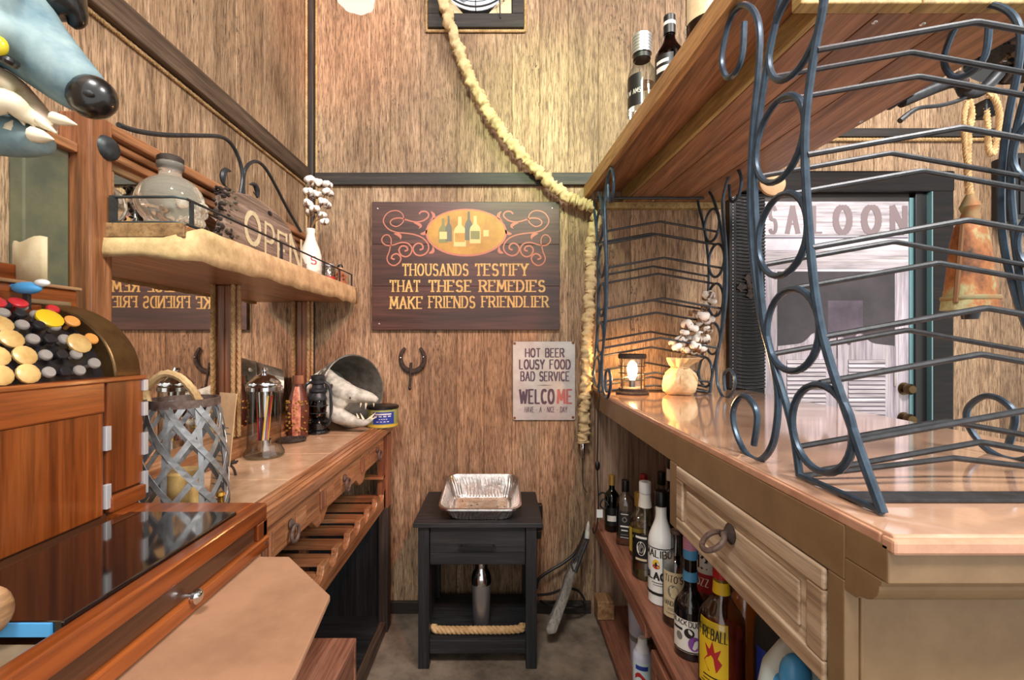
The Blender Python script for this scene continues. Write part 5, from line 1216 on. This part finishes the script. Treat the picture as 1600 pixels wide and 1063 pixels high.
# ------------------------------------------------------------------ iron wine racks: the near one, then its turned copy
RXL, RXR = .485, .975; RC = Vector((.73, .72, BZ))
RINGS = [(1.171, .694), (1.3225, .763), (1.488, .791), (1.656, .798), (1.818, .756)]
def make_rack(label):
    rk = thing('wine_rack', label, 'wine rack', RC, 'iron wine racks standing on the bar')
    ctr = [(BZ+.004, .660, .072), (1.171, .694, .070), (1.3225, .763, .072), (1.488, .791, .072), (1.656, .798, .072), (1.818, .756, .072), (1.93, .70, .070), (1.97, .675, .06)]
    def at(z):
        for (z0, c0, h0), (z1, c1, h1) in zip(ctr, ctr[1:]):
            if z0 <= z <= z1+1e-6: t = (z-z0)/(z1-z0); return c0+(c1-c0)*t, h0+(h1-h0)*t
        return ctr[-1][1], ctr[-1][2]
    for X in (RXL, RXR):
        for s in (-1, 1):
            pts = [(X, c+s*h*(1.12 if i == 0 else 1), z) for i, (z, c, h) in enumerate(ctr)]
            MB().tube(cr(pts, 8), .0062, 8).build('upright', 'blue_black_iron', rk, True)
        # second bar alongside the far upright, ending in both scrolls
        up = [WP(RXL, a, b) for a, b in ((1163, 35), (1160, 85), (1150, 112), (1136, 121), (1128, 100), (1131, 68), (1142, 28), (1160, 8), (1178, 18), (1187, 50), (1185, 110), (1178, 180))]
        lo = [WP(RXL, a, b) for a, b in ((1178, 420), (1190, 500), (1206, 560), (1215, 612), (1214, 660), (1205, 700), (1185, 720), (1163, 705), (1148, 670), (1146, 640), (1158, 620), (1172, 625), (1183, 650), (1178, 696))]
        mid = [WP(RXL, a, b) for a, b in ((1174, 240), (1172, 300), (1173, 360))]
        pts = [Vector((X, p.y, p.z)) for p in up+mid+lo]
        MB().tube(cr(pts, 6), .0062, 8).build('scroll_bar', 'blue_black_iron', rk, True)
        for z, c, r in ((1.171, .694, .066), (1.3225, .763, .069), (1.488, .791, .070), (1.656, .798, .070), (1.818, .756, .070)):
            MB().tube(circ((X, c, z), r, 28, 'yz'), .0058, 8, True).build('ring', 'blue_black_iron', rk, True)
        MB().tube([(X, .580, BZ+.006), (X, .745, BZ+.006)], .005, 8).build('foot_bar', 'blue_black_iron', rk, True)
    for k, z in enumerate((1.167, 1.31, 1.45, 1.60, 1.752)):
        c, h = at(z); rc_, rz_ = RINGS[k][1], RINGS[k][0]
        lowz, lowy = (RINGS[k-1][0]+.069, RINGS[k-1][1]) if k else (1.106, .694)
        for y, zz in ((c-h, z), (rc_+.056, rz_-.042), (lowy, lowz)):
            MB().tube([(RXL, y, zz), ((RXL+RXR)/2-.004, y, zz+.043), ((RXL+RXR)/2+.004, y, zz+.043), (RXR, y, zz)], .0048, 8).build('bottle_wire', 'black_iron', rk, True)
    MB().tube([(RXL, .735, BZ+.006), ((RXL+RXR)/2, .735, BZ+.035), (RXR, .735, BZ+.006)], .0048, 8).build('bottle_wire', 'black_iron', rk, True)
    MB().box(RXL, RXR, .625, .66, BZ+.0008, BZ+.006).build('base_bar', 'black_iron', rk, bev=.001)
    MB().tube([(RXL, .68, 1.962), (RXR, .68, 1.962)], .006, 8).build('top_bar', 'black_iron', rk, True)
    return rk
r1 = make_rack('iron wine rack with blue sheen at the near end of the bar, largest in view')
r2 = copy_tree(r1); r2['label'] = 'smaller looking iron wine rack at the far end of the bar behind the lit lamp'
r2.location = (.675, 2.75-.72, BZ); r2.rotation_euler = (0, 0, PI)

# ------------------------------------------------------------------ cage lamp, cotton sack
c = Vector((WX(988, 1.99), 1.99, BZ+.001))
lp = thing('cage_lamp', 'lit dark metal cage lamp on the far end of the bar', 'lamp', c)
MB().lathe([(0, 0), (.070, 0), (.071, .006), (.064, .013), (.058, .014), (.058, .024), (.05, .03), (0, .03)], c, 32).build('base', 'rust_iron', lp, True)
MB().lathe([(.050, .03), (.0525, .03), (.0525, .155), (.050, .155)], c, 32, closed=True).build('glass_cylinder', 'pane_glass', lp, True)
MB().lathe([(0, .152), (.056, .152), (.060, .156), (.060, .170), (.055, .174), (0, .174)], c, 32).build('cap', 'rust_iron', lp, True)
for k in range(4):
    a = k*PI/2+.45; MB().tube([c+Vector((.056*math.cos(a), .056*math.sin(a), .018)), c+Vector((.056*math.cos(a), .056*math.sin(a), .16))], .003, 6).build('cage_bar', 'rust_iron', lp, True)
for z in (.062, .092, .122): MB().tube(circ(c+Vector((0, 0, z)), .057, 28, 'xy'), .002, 6, True).build('cage_ring', 'rust_iron', lp, True)
MB().lathe([(0, .03), (.013, .03), (.013, .06), (0, .06)], c, 14).build('socket', 'black_plastic', lp, True)
MB().lathe([(.010, .06), (.018, .085), (.022, .105), (.018, .125), (.008, .138), (0, .14)], c, 18).build('bulb', 'filament', lp, True)
# cotton sack
c = Vector((WX(1062, 1.97), 1.97, BZ+.001))
sa = thing('cotton_sack', 'small tied cloth sack of cotton sprigs by the far wine rack', 'sack', c)
MB().lathe([(0, 0), (.052, .001), (.070, .015), (.077, .035), (.075, .055), (.068, .075), (.056, .093), (.042, .107), (.031, .116), (.038, .128), (.052, .144), (.060, .156), (.056, .158), (.026, .122), (0, .12)], c, 60,
   rf=lambda a, z: 1+.28*noise.noise((math.cos(a)*1.3+5, math.sin(a)*1.3, z*9))+.07*math.sin(11*a+3*noise.noise((a, 0, z*20)))*max(0, min(1, (z-.04)/.05))+(.30*noise.noise((math.cos(a)*3, math.sin(a)*3, z*9))+.30*math.cos(a+.3)*max(0, (z-.125)/.03) if z > .118 else 0)).build('sack_cloth', 'sack', sa, True)
for k, a0_ in enumerate((0, 1.2)):
    pts = [c+Vector((.072*math.sin(PI*t)*math.cos(a0_-1.9)+.0, .072*math.sin(PI*t)*math.sin(a0_-1.9), .114*(1-t)+.004)) for t in [i/10 for i in range(11)]]
    MB().tube(pts, .004, 6).build('tie_cord', 'rope', sa, True)
MB().tube(circ(c+Vector((0, 0, .115)), .033, 20, 'xy'), .005, 6, True).build('tie_cord', 'rope', sa, True)
cl_ = [(1106, 462, .024), (1103, 474, .022), (1112, 470, .018), (1098, 495, .026), (1107, 500, .024), (1092, 505, .018), (1075, 508, .024), (1084, 513, .02), (1092, 520, .022), (1100, 530, .024), (1086, 540, .022), (1096, 545, .022), (1082, 548, .022), (1106, 515, .018), (1058, 543, .020), (1068, 536, .021), (1077, 528, .020), (1062, 530, .018), (1090, 530, .02), (1073, 545, .022), (1052, 536, .017), (1070, 520, .017)]
for i, (a, b, r) in enumerate(cl_): cotton(sa, W(a, b, 1.955+.02*math.sin(i*1.7)), r*1.15, 40+i)
for i in range(7):
    a, b, r = cl_[(i*2) % 20]; MB().tube(cr([c+Vector((.01*math.cos(i), .01*math.sin(i), .118)), W((1068+a)/2, (560+b)/2-4, 1.965), W(a, b, 1.96)]), .003, 6).build('stem', 'twig', sa, True)
rn = random.Random(2)
for i in range(30):
    a, b, r = cl_[i % 20]; p = W(a+rn.uniform(-14, 10), b+rn.uniform(-12, 10), 1.955+rn.uniform(-.02, .02)); u = Vector((rn.uniform(-1, 1), rn.uniform(-1, 1), rn.uniform(-.3, 1))).normalized(); v = u.orthogonal().normalized()
    MB().add([p, p+u*.022+v*.015, p+u*.052, p+u*.022-v*.015, p+u*.02+u.cross(v)*.006], [(0, 1, 4), (1, 2, 4), (2, 3, 4), (3, 0, 4)]).build('dry_leaf', 'husk', sa)
# ------------------------------------------------------------------ bottles
def bottle(name, label, c, prof, gm, liq=None, level=0, cap=None, labels=(), group=None, sq=0, rot=0, neckband=None, solid=False):
    c = Vector(c); t = thing(name, label, 'bottle', c, group)
    def rf(a, z):
        if not sq: return 1
        k = max(0, min(1, (sq[1]-z)/.03)); b = a-rot
        q = (abs(math.cos(b))**6+abs(math.sin(b))**6)**(-1/6)*.86
        return 1+(q-1)*k
    if solid or gm == 'clear_glass': pr = prof
    else:
        inner = [(max(.001, r-.0028), z+(.004 if i == 0 else 0)) for i, (r, z) in enumerate(prof) if r > .003]
        pr = prof+inner[::-1]+[(0, inner[0][1])]
    MB().lathe(pr, c, 40 if sq else 32, rf=rf).build('glass', gm, t, True)
    def R(z):
        for (r0, z0), (r1, z1) in zip(prof, prof[1:]):
            if z0 <= z <= z1 and z1 > z0: return r0+(r1-r0)*(z-z0)/(z1-z0)
        return prof[-1][0]
    if liq:
        lp_ = [(0, .0045)]+[(max(.001, r-.0032), max(z, .0045)) for r, z in prof if r > .003 and z < level]+[(R(level)-.0032, level), (0, level)]
        MB().lathe(lp_, c, 40 if sq else 32, rf=rf).build('liquid', liq, t, True)
    if cap: 
        for i, (mt, pf) in enumerate(cap): MB().lathe(pf, c, 24).build('cap' if i == 0 else 'neck_band', mt, t, True)
    for phi, span, z0, z1, mt, texts in labels:
        ph = math.radians(phi); sp = math.radians(span); n = 14; zs = [z0+(z1-z0)*k/4 for k in range(5)]
        lo = MB().lathe([(R(z)+.0006, z) for z in zs], c, n, a0=ph-sp/2, a1=ph+sp/2, rf=rf).build('label', mt, t, True)
        for ti, tx in enumerate(texts):
            s, u0, u1, v0, v1, im = tx[:6]; m = MB()
            def fm(u, v):
                r0 = R(v); a = ph+u/r0; r_ = (r0+.0009+ti*.0002)*rf(a, v); return c+Vector((r_*math.cos(a), r_*math.sin(a), v))
            if s == 'disc': disc(m, (u0+u1)/2, (v0+v1)/2, (u1-u0)/2, (v1-v0)/2, fm, 20)
            elif s == 'bar': m.add([fm(u0+(u1-u0)*k/6, v) for v in (v0, v1) for k in range(7)], [(k, k+1, k+8, k+7) for k in range(6)])
            elif s == 'flame':
                m.add([fm(u0+(u1-u0)*a, v0+(v1-v0)*b) for a, b in ((.3, 0), (.7, .05), (.95, .35), (.75, .5), (.9, .8), (.6, .65), (.5, 1), (.35, .7), (.1, .85), (.25, .5), (.05, .3))], [tuple(range(11))])
            else: text(m, s, u0, u1, v0, v1, fm, tx[6] if len(tx) > 6 else .2, (tx[6] if len(tx) > 6 else .2)*.7, 0, .3, tx[7] if len(tx) > 7 else 0)
            m.build('label_print', im, lo)
    return t
G1 = 'bottles on the middle bar shelf'
def SP(pxx, d, z=MS): return Vector((WX(pxx, d), d, z+.001))
def cyl(R_, h, sh, nr, nh): # round bottle profile: body radius, body height, shoulder top, neck radius, neck top
    pr = [(0, 0), (R_*.9, 0), (R_, .004), (R_, h)]
    for k in range(1, 7):
        t = k/6; e = .5-.5*math.cos(PI*t); pr.append((R_+(nr-R_)*e, h+(sh-h)*t))
    return pr+[(nr, nh)]
def capf(r, z0, z1): return [(r*.98, z0), (r, z0+.002), (r, z1-.003), (r*.93, z1), (0, z1)]
def ribcap(r, z0, z1, n=6):
    p = []
    for k in range(n): a = z0+(z1-z0)*k/n; b = z0+(z1-z0)*(k+.6)/n; p += [(r, a), (r, b), (r*.95, b+.0004), (r*.95, z0+(z1-z0)*(k+1)/n-.0004)]
    return p+[(r*.9, z1), (0, z1)]
bottle('green_bottle', 'dark green bottle with gold cap, farthest on the bar shelf', SP(956, 2.06), cyl(.033, .155, .19, .013, .225), 'green_glass', 'brown_glass' and None, 0, [('gold_cap', ribcap(.0148, .205, .25, 5))], [(-105, 120, .03, .11, 'label_black', [('bar', -.02, .02, .05, .075, 'label_white')])], G1)
bottle('square_whiskey_bottle', 'square whiskey bottle with black label and black cap', SP(977, 1.93), [(0, 0), (.038, 0), (.041, .004), (.041, .165), (.036, .185), (.022, .2), (.0135, .212), (.0135, .235)], 'clear_glass', 'whiskey', .035, [('black_plastic', capf(.0155, .218, .265))],
       [(-110, 70, .03, .145, 'label_black', [('bar', -.016, .016, .130, .133, 'ink_white'), ('disc', -.012, .012, .098, .120, 'ink_grey'), ('disc', -.007, .007, .102, .116, 'label_black'), ('bar', -.018, .018, .078, .084, 'ink_white'), ('bar', -.014, .014, .062, .067, 'ink_white'), ('bar', -.016, .016, .045, .048, 'ink_grey'), ('bar', -.018, .018, .034, .036, 'ink_white')]), (-20, 66, .04, .14, 'label_black', [('bar', -.016, .016, .10, .104, 'ink_white'), ('bar', -.016, .016, .05, .053, 'ink_white')])], G1, sq=(1, .19), rot=math.radians(-20), neckband=None)
bottle('gold_cap_bottle', 'slim bottle with tall gold cap and yellow label', SP(998, 1.82), cyl(.036, .145, .185, .014, .215), 'clear_glass', 'tan_liquid', .12, [('gold_cap', ribcap(.0165, .195, .25, 7))], [(-110, 150, .02, .115, 'label_gold', [('bar', -.025, .025, .09, .10, 'ink_black'), ('disc', -.012, .012, .045, .075, 'label_yellow')])], G1)
bottle('clear_vodka_bottle', 'large clear round bottle with white cap and oval label', SP(1008, 1.655), cyl(.047, .17, .245, .0185, .305), 'clear_glass', 'water', .13, [('white_plastic', capf(.0215, .302, .342)), ('label_white', [(.0245, .252), (.021, .285), (.0205, .30)])], [(-125, 75, .065, .165, 'label_black', [('disc', -.016, .016, .09, .14, 'label_white'), ('disc', -.011, .011, .098, .132, 'ink_grey'), ('bar', -.02, .02, .072, .080, 'label_cream'), ('bar', -.02, .02, .15, .158, 'label_white')])], G1)
bottle('white_rum_bottle', 'glossy white rum bottle with black cap and sunset mark', SP(1033, 1.495), cyl(.041, .195, .285, .0175, .325), 'white_gloss', None, 0, [('black_plastic', capf(.0205, .312, .36))],
       [(-120, 150, .03, .20, 'white_gloss', [('MALIBU', -.050, .042, .156, .178, 'ink_black', .24), ('disc', -.020, .004, .118, .148, 'label_yellow'), ('disc', -.020, .004, .118, .133, 'label_red'), ('disc', -.012, -.004, .125, .140, 'ink_black'), ('BLACK', -.050, .040, .085, .107, 'ink_black', .28), ('bar', -.022, .024, .073, .076, 'ink_grey'), ('bar', -.018, .02, .066, .068, 'ink_grey'), ('bar', -.053, .053, .034, .043, 'ink_black'), ('bar', -.053, .053, .183, .186, 'ink_black')])], G1, solid=True)
bottle('vodka_bottle', 'clear bottle with cream handmade label and no cap', SP(1056, 1.379), cyl(.0385, .185, .222, .0145, .275), 'clear_glass', 'water', .09, [('rust_ring', [(.0155, .268), (.0165, .270), (.0165, .278), (.013, .278)])],
       [(-122, 100, .03, .165, 'label_cream', [("TITO'S", -.026, .026, .135, .155, 'ink_black', .2, .12), ('disc', -.016, .016, .088, .128, 'ink_grey'), ('disc', -.010, .010, .096, .120, 'label_cream'), ('HANDMADE', -.029, .029, .066, .080, 'ink_black', .2, .15), ('VODKA', -.015, .015, .052, .059, 'ink_grey', .2), ('bar', -.02, .02, .042, .044, 'ink_grey')])], G1)
bottle('spiced_rum_bottle', 'black bottle with pink and blue cap and purple label', SP(1079, 1.244), cyl(.043, .125, .185, .0165, .285), 'gloss_black', None, 0, [('pink_cap', ribcap(.0195, .284, .315, 4)), ('cyan_band', [(.0185, .258), (.0195, .262), (.0195, .284)]), ('cyan_band', [(.0205, .20), (.0195, .215), (.019, .225)])],
       [(-118, 130, .022, .108, 'label_white', [('BLACK', -.046, -.006, .094, .106, 'ink_black', .22, .1), ('DUCK', 0, .036, .092, .106, 'ink_black', .22), ('disc', -.012, .014, .062, .088, 'ink_black'), ('disc', -.002, .030, .030, .068, 'label_purple'), ('disc', -.034, -.016, .050, .072, 'ink_grey'), ('bar', -.044, -.016, .078, .084, 'ink_black'), ('bar', -.044, .044, .024, .027, 'ink_black')])], G1, solid=True)
bottle('cinnamon_whiskey_bottle', 'largest amber whiskey bottle with red cap and yellow label', SP(1127, 1.084), cyl(.051, .185, .26, .017, .305), 'clear_glass', 'amber_liquid', .165, [('red_cap', capf(.0195, .288, .320)), ('label_yellow', [(.0198, .252), (.0186, .265), (.0178, .280)])],
       [(-140, 82, .05, .20, 'label_yellow', [('FIREBALL', -.032, .034, .160, .185, 'ink_black', .26, .1), ('flame', -.020, .026, .085, .158, 'label_red'), ('bar', -.02, .024, .072, .075, 'ink_black'), ('bar', -.02, .02, .064, .066, 'ink_black'), ('bar', -.026, .026, .056, .058, 'ink_black')])], G1)
bottle('red_label_bottle', 'bottle with white 12 over red label tucked behind the pink capped bottle', SP(1107, 1.33), cyl(.040, .25, .29, .015, .33), 'clear_glass', None, 0, [('black_plastic', capf(.017, .315, .34))], [(-112, 150, .185, .245, 'label_white', [('12', -.034, -.006, .20, .235, 'ink_black', .24)]), (-112, 150, .13, .185, 'label_red', [('OZZ', -.036, -.002, .150, .172, 'ink_white', .22)])], G1)
bottle('red_cap_bottle', 'slim bottle with dark red cap at the back of the shelf', (.632, 2.03, MS+.001), cyl(.033, .16, .20, .013, .23), 'green_glass', None, 0, [('red_cap', capf(.016, .22, .262))], [(-110, 140, .04, .12, 'label_cream', [])], G1)
bottle('black_cap_bottle', 'slim bottle with tall black cap at the back of the shelf', (.712, 2.03, MS+.001), cyl(.033, .165, .20, .013, .24), 'clear_glass', None, 0, [('black_plastic', capf(.017, .215, .272))], [(-110, 140, .04, .12, 'label_white', [])], G1)
bottle('tall_dark_bottle', 'tall dark bottle showing its neck beside the drawer', (.655, 1.76, MS+.001), cyl(.04, .22, .30, .015, .40), 'brown_glass', None, 0, [('black_plastic', capf(.0165, .365, .42)), ('label_white', [(.017, .315), (.0165, .36)])], [(-110, 140, .04, .16, 'label_black', [])], G1)
bottle('orange_bottle', 'orange liqueur bottle behind the cinnamon whiskey', (.608, 1.14, MS+.001), cyl(.042, .17, .26, .016, .30), 'clear_glass', 'orange_liquid', .24, [('black_plastic', capf(.018, .285, .32))], [], G1)
c = Vector((.70, 1.17, MS+.001)); gt = thing('glass_tumbler', 'empty clear tumbler behind the orange bottle', 'glass', c)
MB().lathe([(0, 0), (.038, 0), (.040, .004), (.044, .11), (.041, .11), (.0375, .014), (0, .012)], c, 28).build('glass', 'clear_glass', gt, True)
# white jug with blue cap
c = Vector((.555, .83, MS+.001)); jg = thing('white_jug', 'pale white plastic jug with big blue cap under the drawer', 'jug', c)
MB().lathe([(0, 0), (.075, 0), (.085, .01), (.085, .20), (.076, .245), (.05, .285), (.028, .305), (.024, .325), (.022, .33)], c, 32, rf=lambda a, z: 1-.18*abs(math.sin(a))).build('jug_body', 'pale_blue_plastic', jg, True)
hl = Vector((.500, .775, .735))
MB().ball(hl, (.026, .02, .036), 20, 14).build('blue_cap', 'blue_plastic', jg, True)
MB().lathe([(.02, 0), (.022, .05), (.03, .07)], hl+Vector((.012, .02, -.09)), 18, (-.2, -.25, 1)).build('spout', 'blue_plastic', jg, True)
MB().lathe([(.0855, .05), (.0855, .17)], c, 12, a0=math.radians(-125), a1=math.radians(-65), rf=lambda a, z: 1-.18*abs(math.sin(a))).build('label', 'label_blue', jg, True)
c = Vector((.625, 1.02, MS+.001)); bb_ = thing('grey_dome_bottle', 'smoky grey domed bottle with blue label behind the white jug', 'bottle', c)
MB().lathe([(0, 0), (.05, 0), (.053, .005), (.053, .18), (.05, .21), (.036, .235), (.012, .246), (0, .247)], c, 28).build('body', 'charcoal', bb_, True)
MB().lathe([(.0536, .06), (.0536, .17)], c, 24, a0=-PI, a1=0).build('label', 'deep_blue', bb_, True)
# things on the bottom shelf
c = Vector((WX(1002, 1.77), 1.77, BS+.001)); bu = thing('plastic_cup', 'tall pale lavender plastic tumbler on the bottom bar shelf', 'cup', c)
MB().lathe([(0, 0), (.038, 0), (.040, .004), (.052, .26), (.054, .262), (.054, .268), (.049, .268), (.036, .008), (0, .007)], c, 28).build('cup', 'lav_plastic', bu, True)
MB().lathe([(.0455, .11), (.0466, .13)], c, 28).build('grey_stripe', 'ink_grey', bu, True)
c = Vector((WX(1004, 1.60), 1.60, BS+.001)); sp_ = thing('spray_bottle', 'white capped cleaner can with blue print on the bottom bar shelf', 'can', c)
MB().lathe([(0, 0), (.032, 0), (.034, .004), (.034, .16), (.03, .172), (.02, .178)], c, 26).build('can', 'lav_plastic', sp_, True)
MB().lathe([(.024, .176), (.024, .188), (.017, .196), (.016, .216), (.013, .22), (0, .22)], c, 22).build('cap', 'white_plastic', sp_, True)
lb = MB().lathe([(.0345, .03), (.0345, .15)], c, 14, a0=math.radians(-170), a1=math.radians(-50)).build('label', 'pale_blue_plastic', sp_, True)
def fq(u, v): a = math.radians(-112)+u/.035; return c+Vector((.0352*math.cos(a), .0352*math.sin(a), v))
m = MB()
for u0, u1, v0, v1 in ((-.022, .022, .125, .14), (-.018, .02, .06, .07), (-.02, .016, .045, .055)): m.add([fq(u0+(u1-u0)*k/5, v) for v in (v0, v1) for k in range(6)], [(k, k+1, k+7, k+6) for k in range(5)])
m.build('label_print', 'label_blue', lb)
m = MB(); m.add([fq(-.024+.048*k/5, v+(.012*math.sin(k))) for v in (.09, .105) for k in range(6)], [(k, k+1, k+7, k+6) for k in range(5)]); m.build('red_swoosh', 'label_red', lb)
tag(MB().box(WX(931, 2.1), WX(957, 2.1), 2.06, 2.14, BS+.001, BS+.085).build('wood_block', 'plain_wood', None, bev=.004), 'short square wood block on the bottom bar shelf', 'block')
# lamp cord with switch, plug and tag at the bar end
lcx = BF-.006
lco = thing('lamp_cord', 'black lamp cord with inline switch hanging down the bar end', 'cord', (lcx, 2.15, .5))
MB().tube(cr([W(938, 612, 1.99), W(935, 640, 1.99), W(934, 690, 1.99), W(933, 728, 1.99), W(935, 780, 1.99), W(933, 822, 1.99), W(928, 834, 1.99), W(926, 825, 1.99)]), .003, 6).build('wire', 'cord', lco, True)
p = W(933.5, 728, 1.99); MB().ball(p, (.011, .009, .022), 12, 8).build('switch', 'black_plastic', lco, True)
MB().tube(cr([W(934, 775, 1.99), W(942, 770, 1.98), W(950, 778, 1.97), W(946, 795, 1.97), W(938, 790, 1.975), W(943, 780, 1.975), W(951, 790, 1.965)]), .0035, 6).build('coil', 'cord', lco, True)
p = W(937, 802, 1.96); MB().box(p.x-.014, p.x+.012, 1.955, 1.958, p.z-.018, p.z+.016).build('white_tag', 'white_plastic', lco)

# ------------------------------------------------------------------ bottles on top of the overhead shelf
TZ = OZ+.0585; G2 = 'bottles on the overhead shelf'
def OS(pxx, d): return Vector((WX(pxx, d), d, TZ))
bottle('vodka_bottle', 'clear bottle with ribbed silver cap on the overhead shelf end', OS(1003, 1.52), cyl(.046, .13, .185, .026, .205), 'clear_glass', 'water', .10, [('silver_cap', ribcap(.032, .205, .268, 6)), ('label_black', [(.0285, .188), (.0275, .203)])],
       [(-150, 80, .02, .125, 'label_black', [('NEW AMS', -.03, .03, .06, .075, 'ink_white', .2)])], G2)
bottle('dark_rum_bottle', 'dark red bottle with black and white neck wrap on the overhead shelf', OS(1046, 1.37), cyl(.042, .10, .165, .016, .20), 'red_glass', 'whiskey', .11, [('label_black', [(.0175, .17), (.0172, .20), (.0172, .225), (.014, .228), (0, .228)]), ('ink_white', [(.0178, .196), (.0178, .206)])], [(-140, 90, .02, .095, 'label_black', [('bar', -.02, .02, .07, .08, 'ink_white'), ('bar', -.02, .02, .045, .06, 'ink_white')])], G2)
bottle('amber_round_bottle', 'amber bottle with cream label at the top edge of the overhead shelf', OS(1108, 1.13), cyl(.055, .17, .24, .018, .28), 'brown_glass', 'whiskey', .15, [('gold_cap', capf(.02, .265, .30))], [(-120, 120, .03, .155, 'label_cream', [('disc', -.02, .02, .06, .12, 'label_gold')])], G2)

# ------------------------------------------------------------------ cow bell and iron bracket at the right
BD = 1.28
bc = W(1516, 485, BD); bh = WZ(322, BD)-bc.z
bel = thing('cow_bell', 'big rusty cow bell with green patina hanging right of the bar', 'bell', bc)
sc2 = BD/FPX
MB().lathe([(.050*1.86, 0), (.092, .004), (.088, .03), (.080, .06), (.062, .19), (.050, .235), (.042, .245), (.0, .25), (0, .244), (.046, .232), (.076, .06), (.088, .004)], bc, 36, rf=lambda a, z: 0.74*(1-.22*abs(math.sin(a))**2+.008*math.sin(a*5+z*40))).build('bell_body', 'bell_rust', bel, True)
MB().lathe([(.0905, .028), (.094, .034), (.0905, .04)], bc, 36, rf=lambda a, z: 0.74*(1-.22*abs(math.sin(a))**2)).build('rim_band', 'bell_patina', bel, True)
MB().lathe([(.018, .24), (.022, .262), (.018, .275), (.024, .29), (.016, .31), (.010, .325)], bc, 18).build('neck', 'bell_patina', bel, True)
MB().tube([bc+Vector((-.063, -.022, .02)), bc+Vector((-.038, -.015, .235))], .006, 6).build('seam', 'bell_seam', bel, True)
MB().lathe([(.018, -.02), (.022, 0), (.016, .03), (0, .05)], bc+Vector((0, 0, -.005)), 14).build('clapper', 'black_iron', bel, True)
rt = W(1513, 158, BD)
rope_mb(cr([bc+Vector((0, 0, bh)), W(1512, 270, BD), W(1513, 215, BD), W(1518, 180, BD), rt], 8), .009, .03, 3, 6).build('hanging_rope', 'rope', bel, True)
rope_mb(cr([bc+Vector((.006, 0, bh+.01)), W(1509, 240, BD), W(1506, 190, BD), W(1511, 160, BD)], 8), .007, .03, 3, 6).build('hanging_rope', 'rope', bel, True)
br = thing('iron_bracket', 'black iron pump style bracket with lever fixed to the overhead shelf', 'bracket', W(1480, 150, BD))
sxr = skx(O1, BD)
MB().box(sxr, sxr+.012, BD-.04, BD+.04, OZ-.024, OZ+.03).build('mount_plate', 'black_iron', br, bev=.003)
MB().tube(cr([Vector((sxr+.01, BD, OZ-.02)), W(1490, 128, BD), W(1510, 145, BD), W(1535, 140, BD), W(1560, 115, BD)]), .016, 10).build('arm', 'black_iron', br, True)
MB().tube(cr([W(1512, 150, BD), W(1495, 158, BD), W(1468, 165, BD), W(1440, 168, BD), W(1425, 174, BD), W(1406, 189, BD)]), .007, 8, rf=lambda t, a: .8+.9*max(0, t-.65)).build('lever', 'black_iron', br, True)
MB().lathe([(0, .10), (.04, .095), (.075, .07), (.098, .03), (.105, 0), (.100, -.004), (.098, 0), (.09, .03), (.07, .06), (0, .085)], W(1578, 100, BD+.02), 30, (.35, -.15, .9)).build('dome', 'gloss_black', br, True)
MB().box(*(lambda p: (p.x-.02, p.x+.02, p.y-.02, p.y+.02, p.z-.025, p.z+.02))(W(1540, 170, BD+.02))).build('block', 'black_iron', br, bev=.004)
for k in range(3):
    MB().ball(W(1498+k*8, 118+k*9, BD-.02), .012, 10, 7).build('bolt', 'rust_iron', br, True)
lo = cr([W(1543, 150, BD), W(1553, 152, BD-.01), W(1561, 175, BD-.01), W(1560, 205, BD), W(1552, 240, BD), W(1545, 232, BD), W(1543, 195, BD), W(1540, 160, BD+.01)], 8)
tag(rope_mb(lo, .008, .03, 3, 6).build('rope_loop', 'rope', None, True), 'pale rope loop hanging from the iron bracket beside the bell', 'rope')
sb = thing('wall_speaker', 'small black box speaker on the wall at far right', 'speaker', W(1580, 355, WALL))
MB().box(px(1548), px(1625), WALL-.10, WALL, pz(352), pz(252)).build('cabinet', 'black_plastic', sb, bev=.006)
MB().box(px(1556), px(1617), WALL-.106, WALL-.10, pz(344), pz(260)).build('grille', 'charcoal', sb, bev=.003)
MB().box(px(1549), px(1566), WALL-.104, WALL-.02, pz(362), pz(352)).build('bracket', 'olive', sb)
